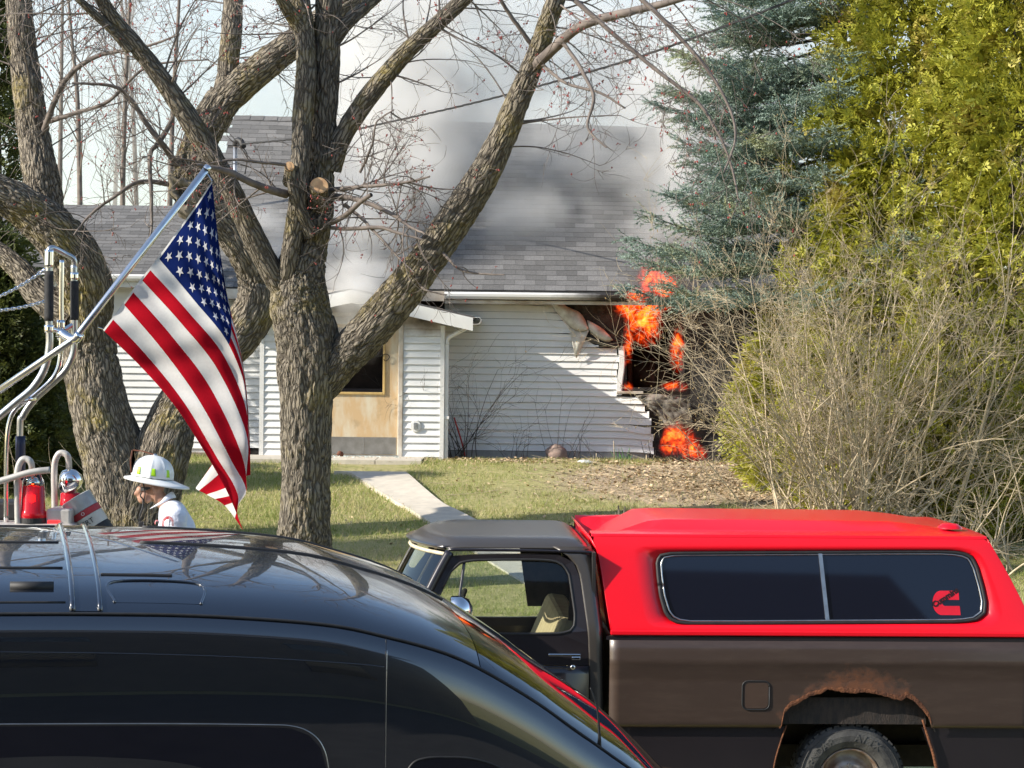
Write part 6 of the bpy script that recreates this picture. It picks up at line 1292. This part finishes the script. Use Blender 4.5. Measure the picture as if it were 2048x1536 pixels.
# ---------------------------------------------------------------- grass, litter, plants along the wall
r6 = np.random.default_rng(66)
def outside_path(x, y):
    a = np.interp(y, lc[::-1, 1], lc[::-1, 0]); c = np.interp(y, rc[::-1, 1], rc[::-1, 0]); return (x < a - .01) | (x > c + .01)
def blades(n, y0, y1, hmin, hmax, wd, seed):
    r = np.random.default_rng(seed); y = r.uniform(y0, y1, n); x = r.uniform(-.262, .262, n) * y * .93; c0 = G(1440, 965)
    clump = vn(np.stack([x * 2.2, y * 2.2, x * 0], -1)); d = np.sqrt(((x - c0.x) / 3.0) ** 2 + ((y - c0.y) / 2.4) ** 2) + .5 * (clump - .5)
    ok = outside_path(x, y) & ((d > .95) | (r.random(n) < .10)) & ~((y > VY - 1.12) & (x > ax0) & (x < ax1)) & ((y < WY - 1.1 + .5 * clump) | (r.random(n) < .1)); x, y, clump = x[ok], y[ok], clump[ok]; n = len(x)
    z = gz(x, y) - .01; h = r.uniform(hmin, hmax, n) * (.5 + 1.0 * clump); a = r.uniform(0, 2 * np.pi, n); ln = r.normal(0, .55, (n, 2)) * h[:, None]
    sx, sy = np.cos(a) * wd, np.sin(a) * wd; B = np.stack([x, y, z], -1)
    V = np.stack([B - np.stack([sx, sy, 0 * sx], -1), B + np.stack([sx, sy, 0 * sx], -1), B + np.stack([ln[:, 0], ln[:, 1], h], -1)], 1).reshape(-1, 3)
    return V, np.arange(3 * n).reshape(-1, 3)
def grass_mat():
    b = NB('spring_grass'); ir = b.n.new('ShaderNodeNewGeometry').outputs['Random Per Island']; p = b.pos(); n = b.noise(p, .7, 4); k = b.math('ADD', ir, b.math('MULTIPLY', b.math('SUBTRACT', n, .5), 1.3))
    c = b.ramp(k, [(0.0, (.19, .27, .05)), (.55, (.33, .37, .09)), (.72, (.52, .47, .21)), (1.0, (.66, .56, .32))]); b.set(color=c, rough=.6)
    tl = b.node('ShaderNodeBsdfTranslucent', {'Color': c}); mx = b.node('ShaderNodeMixShader', {0: .3}); b.l.new(b.b.outputs[0], mx.inputs[1]); b.l.new(tl.outputs[0], mx.inputs[2]); b.l.new(mx.outputs[0], b.out.inputs[0]); return b.m
V, F = blades(185000, 21.0, 31.9, .03, .085, .0035, 5)
link('grass', mesh_np('grass', V, F), grass_mat(), label='patchy spring grass of the front lawn', kind='stuff')
def litter(n, mx, my, sx_, sy_, seed, s0, s1):
    r = np.random.default_rng(seed); x = r.normal(mx, sx_, n); y = np.minimum(r.normal(my, sy_, n), WY - .1); z = gz(x, y) + r.uniform(.0, .03, n); s = r.uniform(s0, s1, n); d = r.normal(0, 1, (n, 3)); d[:, 2] *= .35
    q = np.array([(-.5, 0, 0), (0, -.3, .1), (.5, 0, .05), (0, .3, .1)]); A = orient(d, r.uniform(-.6, .6, n), s, np.stack([x, y, z], -1)); return replicate(q, np.array([[0, 1, 2, 3]]), A)
c0 = G(1480, 965); parts = [litter(5200, c0.x + .2, c0.y, 1.3, 1.0, 1, .03, .09), litter(1800, G(1150, 925).x, 31.6, 1.6, .3, 2, .03, .08), litter(1500, -1.0, 28, 3.0, 2.2, 3, .025, .06), litter(2500, P(1700, 1000, 25).x, 25.2, 1.8, .8, 4, .03, .09)]
Vs = np.concatenate([p[0] for p in parts]); o = 0; Fs = []
for p in parts: Fs.append(p[1] + o); o += len(p[0])
link('leaf_litter', mesh_np('leaf_litter', Vs, np.concatenate(Fs)), M('dry_leaves', (.62, .48, .31), (.40, .28, .16), 8, rough=.9, rnd=.5), label='dry leaves and mulch over the bed and lawn', kind='stuff')
tl_ = Twigs(88)
for k in range(260):
    x, y = r6.normal(c0.x, 1.6), min(r6.normal(c0.y, .9), WY - .2); tl_.grow((x, y, float(gz(x, y)) + .02), (r6.normal(), r6.normal() * .5, .05), r6.uniform(.15, .9), .005, 0, curl=.4, up=-.1)
tl_.build('fallen_twigs', MTWL, None, label='fallen twigs strewn over the bare bed', kind='stuff')
MDRY = M('dead_stem', (.10, .08, .065), (.06, .05, .04), 12, rough=.9)
def plant(name, px, Yp, n, L, spread, depth, seed, label, mat=MDRY, r=.006, cat='plant', **k):
    t = Twigs(seed); b = P(px, 900, Yp)
    for _ in range(n): t.grow((b.x + t.r.normal(0, spread), Yp + t.r.normal(0, .06), float(gz(0, Yp)) - .02), (t.r.normal(0, .25), t.r.normal(0, .15), 1), t.r.uniform(*L), r, depth, **k)
    return t.build(name, mat, None, label=label, cat=cat)
plant('dead_plant', 925, WY - .3, 16, (.8, 1.7), .14, 2, 301, 'bare tangled bush against the entry corner', curl=.6, kids=(2, 5), ratio=.5, gap=.06)
plant('dead_plant', 1120, WY - .25, 7, (.7, 1.15), .12, 1, 302, 'tall dry flower stalks in front of the white wall', r=.004, curl=.25, kids=(1, 3), ratio=.3)
plant('dead_plant', 1045, WY - .25, 8, (.25, .5), .12, 1, 303, 'short drooping dead stems left of the pink stone', r=.004, curl=.7, kids=(1, 3))
plant('dead_plant', 1175, WY - .35, 7, (.2, .42), .12, 1, 304, 'small curled dead stems right of the pink stone', r=.005, curl=.9, kids=(1, 3))
for k, (px, h) in enumerate(((1192, .14), (1229, .33), (1266, .12), (1294, .13), (1305, .12))):
    b = P(px, 925, WY - 1.0 - .12 * (k % 2)); b.z = float(gz(0, b.y)) - .02; MB().tube([b, b + Vector((r6.normal(0, .02), 0, h))], .007, 6).build('cut_stem', MTWL, None, smooth=True, label=('short pale cut stem left of the tall one', 'tallest pale cut stem in the bed before the wall', 'short pale cut stem nearest the green sprouts', 'thin pale cut stem left of the last one', 'rightmost pale cut stem before the burnt corner')[k], cat='stem', group='pale cut stems in the bed')
MROCK = M('pink_fieldstone', (.34, .25, .21), (.24, .18, .15), 9, rough=.9, bump=.5)
def rock(name, c, r, mat, label, seed, cat='stone'):
    n, m = 14, 18; rows = []
    for a in np.linspace(.05, math.pi - .05, n):
        row = []
        for b in np.linspace(0, 2 * math.pi, m, endpoint=False):
            d = np.array([math.sin(a) * math.cos(b), math.sin(a) * math.sin(b), math.cos(a)]); q = .8 + .5 * float(vn(d * 1.7 + seed)); row.append(tuple(np.array(c) + d * q * np.array(r)))
        rows.append(row)
    mb = MB().grid(rows, close=True); mb.add(rows[0], [tuple(range(m))]); mb.add(rows[-1], [tuple(range(m))]); return mb.build(name, mat, None, smooth=True, label=label, cat=cat)
b = P(1113, 900, WY - .25); rock('fieldstone', (b.x, b.y, float(gz(0, b.y)) + .07), (.15, .12, .13), MROCK, 'pinkish stone at the foot of the white wall', 3.3)
b = P(680, 918, VY - .2); rock('brown_lump', (b.x, b.y, .07), (.045, .04, .045), M('rusty_brown', (.16, .06, .035), None, 12, rough=.9), 'small brown lump lying on the doorstep', 8.1, 'debris')
b = P(1172, 933, WY - 1.7); rock('white_rag', (b.x, b.y, float(gz(0, b.y)) + .02), (.11, .07, .035), M('white_cloth', (.7, .7, .68), None, 12, rough=.9), 'crumpled white rag on the grass edge', 5.7, 'rag')
st = [P(908, 835, WY - .22), P(916, 860, WY - .22), P(924, 886, WY - .24)]; MB().tube([st[0], st[1], st[2], P(930, 912, WY - .26)], .012, 8, 12).build('marker_stake', M('red_stake', (.55, .04, .03), None, 10, rough=.5), None, smooth=True, label='slanting red marker stake in the bare bush by the entry', cat='stake')
sp6 = Twigs(410); b = P(1243, 930, WY - 1.0)
for k in range(16): sp6.grow((b.x + r6.normal(0, .06), b.y + r6.normal(0, .05), float(gz(0, b.y)) - .01), (r6.normal(0, .25), r6.normal(0, .2), 1), r6.uniform(.1, .24), .008, 0, curl=.2)
sp6.build('bulb_sprouts', M('sprout_green', (.07, .20, .06), (.12, .24, .07), 10, rough=.5), None, label='green bulb sprouts coming up in the bed', cat='plant')
sg = G(1243, 1052); stm = empty('stump', sg, label='small dark split stump on the lawn above the red cap', cat='stump')
tree_part('stump_wood', [bark_tube([sg - Vector((0, 0, .15)), sg + Vector((0, 0, .02)), sg + Vector((.01, 0, .12))], [.10, .08, .07], 33, .2, .03, .01)], MB1, stm)
for k in range(6): a = k * 1.05; MB().tube([sg + Vector((.06 * math.cos(a), .06 * math.sin(a), .06)), sg + Vector((.07 * math.cos(a), .07 * math.sin(a), .16 + .04 * (k % 3)))], [.022, .008], 5).build('splinter', MB1, stm)
shd = MB()
for k in range(150):
    x, y = r6.uniform(V_(665, 900).x, V_(800, 900).x), VY - .12 - abs(r6.normal(0, .28)); s = r6.uniform(.008, .03); a = r6.uniform(0, 6.3); z = .036
    shd.add([(x, y, z), (x + s * math.cos(a), y + s * math.sin(a), z), (x + s * math.cos(a + 1), y + s * math.sin(a + 1), z + s * .5)], [(0, 1, 2)])
shd.build('broken_glass', M('glass_shard', (.55, .65, .62), (.7, .78, .76), 40, rough=.1), None, label='scattered broken glass below the door', kind='stuff')

# ---------------------------------------------------------------- unseen house at the photographer's back, put in and raised to darken reflections
nh = empty('neighbour_house', (0, -6, -1.39), label='unseen brown two-storey house across the street, raised to darken reflections', cat='house'); MNB = M('brown_clapboard', (.16, .13, .10), (.12, .10, .08), 2, rough=.8)
BX('wall', MNB, nh, -8, 8, -13, -4, -1.39, 5.8); MB().extr([(-8.5, -3.5, 5.7), (-8.5, -8.5, 9.6), (-8.5, -13.5, 5.7)], (17, 0, 0)).build('roof', MSHING, nh)
for k in range(4):
    for z in (-.2, 2.4): BX('window', MTINT, nh, -6.8 + k * 3.8, -5.5 + k * 3.8, -4.0, -3.96, z, z + 1.3)
# ---------------------------------------------------------------- fire and smoke: voxel volumes grown by geometry nodes
class GB(NB):
    def __init__(s, name):
        s.m = bpy.data.node_groups.new(name, 'GeometryNodeTree'); s.n, s.l = s.m.nodes, s.m.links
        s.m.interface.new_socket('Geometry', in_out='INPUT', socket_type='NodeSocketGeometry'); s.m.interface.new_socket('Geometry', in_out='OUTPUT', socket_type='NodeSocketGeometry'); s.o = s.n.new('NodeGroupOutput')
    def pos(s): return s.n.new('GeometryNodeInputPosition').outputs[0]
    def vmap(s, v, scale=(1, 1, 1), loc=(0, 0, 0)):
        q = s.n.new('ShaderNodeVectorMath'); q.operation = 'MULTIPLY_ADD'; s.put(q.inputs[0], v); q.inputs[1].default_value = scale; q.inputs[2].default_value = loc; return q.outputs[0]
def blobs(b, lst, p):
    s = None
    for c, r, a in lst:
        d = b.node('ShaderNodeVectorMath', {0: b.vmap(p, tuple(1 / q for q in r), tuple(-c[i] / r[i] for i in range(3)))}, operation='LENGTH').outputs['Value']
        q = b.node('ShaderNodeMapRange', {0: d, 1: 0.0, 2: 1.0, 3: a, 4: 0.0}, interpolation_type='SMOOTHSTEP').outputs[0]; s = q if s is None else b.math('ADD', s, q)
    return s
def volume(name, field, lo, hi, vox, mat, **k):
    vd = bpy.data.volumes.new(name); o = bpy.data.objects.new(name, vd); col.objects.link(o); vd.materials.append(mat); tag(o, **k)
    b = GB(name + '_nodes'); f = field(b); vc = b.n.new('GeometryNodeVolumeCube'); b.put(vc.inputs['Density'], f); vc.inputs['Min'].default_value = lo; vc.inputs['Max'].default_value = hi
    for i, ax in enumerate('XYZ'): vc.inputs['Resolution ' + ax].default_value = max(4, int((hi[i] - lo[i]) / vox))
    sm_ = b.n.new('GeometryNodeSetMaterial'); sm_.inputs['Material'].default_value = mat; b.l.new(vc.outputs[0], sm_.inputs[0]); b.l.new(sm_.outputs[0], b.o.inputs[0])
    q = o.modifiers.new('volume', 'NODES'); q.node_group = b.m; return o
def vmat(name, rate, **k):
    b = NB(name); b.n.remove(b.b); pv = b.n.new('ShaderNodeVolumePrincipled'); b.l.new(pv.outputs[0], b.out.inputs['Volume']); pv.inputs['Blackbody Intensity'].default_value = 0
    at = b.node('ShaderNodeAttribute', attribute_name='density').outputs['Fac']
    for a, v in k.items(): b.put(pv.inputs[{'color': 'Color', 'dens': 'Density', 'em': 'Emission Color', 'ems': 'Emission Strength', 'aniso': 'Anisotropy'}[a]], v(b, at) if callable(v) else v)
    if 'dens' in k: pv.inputs['Density Attribute'].default_value = ''
    b.m.cycles.volume_step_rate = rate; return b.m
def flame(lst, sc, thr=.08):
    def f(b):
        p = b.pos(); m = blobs(b, lst, p); warp = b.node('ShaderNodeTexNoise', {'Vector': p, 'Scale': sc * .5, 'Detail': 2.0}).outputs['Color']
        w_ = b.node('ShaderNodeVectorMath', {0: warp, 1: (.5, .5, .5)}, operation='SUBTRACT').outputs[0]; pp = b.node('ShaderNodeVectorMath', {0: w_, 1: (.55, .55, .7), 2: p}, operation='MULTIPLY_ADD').outputs[0]
        n = b.noise(b.vmap(pp, (1, .55, .40)), sc, 5, .6); rid = b.math('SUBTRACT', 1.0, b.math('ABSOLUTE', b.math('MULTIPLY_ADD', n, 15.0, -7.5)))
        n2 = b.noise(b.vmap(pp, (1, 1, .55)), sc * .55, 3); body = b.math('MULTIPLY', b.math('SUBTRACT', n2, .49), 2.1)
        g_ = b.math('ADD', b.math('ADD', b.math('MULTIPLY', b.math('MAXIMUM', rid, 0.0), .95), body), b.math('MULTIPLY', b.math('SUBTRACT', b.math('MINIMUM', m, 1.15), 1.0), 1.15))
        return b.math('MULTIPLY', b.node('ShaderNodeMapRange', {0: g_, 1: thr, 2: .95, 3: 0.0, 4: 1.0}).outputs[0], b.node('ShaderNodeMapRange', {0: m, 1: .02, 2: .3, 3: 0.0, 4: 1.0}).outputs[0])
    return f
MFIRE = vmat('fire', 1.0, dens=lambda b, a: b.math('MULTIPLY', a, .8), color=(.15, .08, .05), em=lambda b, a: b.ramp(a, [(0.0, (1.0, .025, .002)), (.45, (1.0, .07, .004)), (.8, (1.0, .17, .012)), (1.0, (1.0, .34, .05))]), ems=lambda b, a: b.math('MULTIPLY', b.math('POWER', a, 1.15), 15.0))
pm = WY / FPX
wf = [(P(1290, 635, WY - .14), (52 * pm, .26, 85 * pm), 1.9), (P(1258, 612, WY - .15), (46 * pm, .24, 36 * pm), 1.5), (P(1320, 590, WY - .2), (72 * pm, .28, 46 * pm), 1.5), (P(1302, 560, WY - .66), (50 * pm, .26, 78 * pm), 1.25), (P(1268, 592, WY - .62), (34 * pm, .2, 26 * pm), 1.1), (P(1337, 575, WY - .6), (32 * pm, .25, 42 * pm), 1.2), (P(1256, 690, WY - .06), (18 * pm, .15, 62 * pm), 1.4), (P(1354, 700, WY - .1), (24 * pm, .2, 80 * pm), 1.4), (P(1350, 772, WY - .1), (40 * pm, .2, 18 * pm), 1.2), (P(1258, 774, WY - .05), (20 * pm, .15, 14 * pm), 1.2)]
a, c = P(1205, 800, WY - .6), P(1420, 490, WY - .6)
volume('window_flames', flame(wf, 8.5), (a.x, WY - .95, a.z), (c.x, WY + .18, c.z), .018, MFIRE, label='orange flames bursting from the burnt window', kind='stuff')
GY = WY - 1.0
gf = [(P(1362, 878, GY), (54 * pm, .3, 50 * pm), 1.08), (P(1392, 908, GY), (38 * pm, .3, 30 * pm), .9), (P(1340, 886, GY), (34 * pm, .25, 48 * pm), .6)]
a, c = P(1300, 935, GY), P(1435, 820, GY)
volume('ground_flames', flame(gf, 9.5), (a.x, GY - .35, float(gz(0, GY))), (c.x, GY + .35, c.z), .015, MFIRE, label='orange flames on the ground below the burnt window', kind='stuff')
db = Twigs(500); b0 = P(1370, 915, GY)
for k in range(60): db.grow((b0.x + r6.normal(0, .3), GY + r6.normal(0, .15), float(gz(0, GY))), (r6.normal(0, .8), r6.normal(0, .4), .5), r6.uniform(.1, .4), .008, 0, curl=.6)
db.build('burning_debris', MCHAR, None, label='charred debris heap under the flames on the ground', cat='debris')
def smoke(lst, sc, lo=.36, hi=.66, floor=.10, det=4, wz=1.0):
    def f(b):
        p = b.pos(); m = blobs(b, lst, p); n = b.noise(b.vmap(p, (1, 1, wz)), sc, det, .55, .5)
        g_ = b.node('ShaderNodeMapRange', {0: n, 1: lo, 2: hi, 3: floor, 4: 1.0}, interpolation_type='SMOOTHSTEP').outputs[0]; return b.math('MULTIPLY', m, g_)
    return f
pl = [(P(715, 655, VY - .15), (.55, .35, .6), 2.2), (P(715, 590, VY - .4), (.5, .36, .45), 2.6), (P(712, 565, VY + .3), (.8, .5, .65), 3.0), (P(735, 480, VY + 1.0), (1.05, .8, .95), 2.0), (P(785, 385, VY + 1.6), (1.35, 1.2, 1.25), 1.5), (P(825, 290, VY + 2.6), (1.8, 1.5, 1.4), 1.2), (P(835, 170, VY + 3.2), (2.5, 1.8, 1.8), .8), (P(800, 40, VY + 4), (3.4, 2, 2.0), .6),
      (P(520, 470, VY + 1.2), (.95, .7, .6), 1.4), (P(620, 520, VY + .8), (.8, .6, .7), 1.2), (P(1000, 450, VY + 2.2), (2.2, 1.2, 1.1), .6), (P(1050, 290, VY + 3), (2.8, 1.6, 1.3), .5), (P(1390, 300, VY + 2.6), (2.0, 1.6, 1.5), .75), (P(1400, 170, VY + 3.5), (2.4, 2, 1.8), .8), (P(1150, 120, VY + 5), (3.8, 2, 2.2), .42), (P(1350, 430, VY + .6), (1.0, .9, 1.0), .6)]
MSMK = vmat('pale_smoke', 1.6, dens=lambda b, a: b.math('MULTIPLY', a, 2.7), color=(.965, .95, .925), aniso=.1)
volume('smoke_plume', smoke(pl, 1.0, .40, .62, .03, 5), (P(380, 500, VY).x, VY - 1.15, .9), (P(1640, 500, VY).x, VY + 7.5, 9.4), .11, MSMK, label='pale smoke rolling out of the entry and over the roof', kind='stuff')
dk = [(P(1330, 575, WY - .3), (.75, .5, .55), 1.5), (P(1385, 620, WY - .4), (.6, .45, .5), 1.2), (P(1360, 500, WY - .2), (.65, .5, .6), .7), (P(1345, 800, WY - .3), (.5, .3, .35), 1.0), (P(1370, 860, WY - .5), (.45, .3, .4), .8), (P(1310, 740, WY - .05), (.4, .3, .4), .6)]
MDKS = vmat('dark_smoke', 1.5, dens=lambda b, a: b.math('MULTIPLY', a, 2.2), color=(.10, .07, .055))
volume('window_smoke', smoke(dk, 2.6), (P(1225, 500, WY).x, WY - .95, .1), (P(1470, 500, WY).x, WY - .02, P(1350, 440, WY).z), .05, MDKS, label='dark brown smoke around the burning window', kind='stuff')
sk = [(P(700, 120, 52), (24, 6.5, 12), 1.0), (P(1350, 80, 52), (12, 6, 9), .9), (P(1150, 260, 50), (16, 5, 4), .6)]
MBNK = vmat('drifting_smoke', 1.2, dens=lambda b, a: b.math('MULTIPLY', a, .20), color=(.965, .965, .96))
volume('smoke_bank', smoke(sk, .16, .30, .75, .45, 3), (-26, 45, .2), (22, 60, 19), .7, MBNK, label='bank of drifting smoke filling the sky behind the house', kind='stuff')
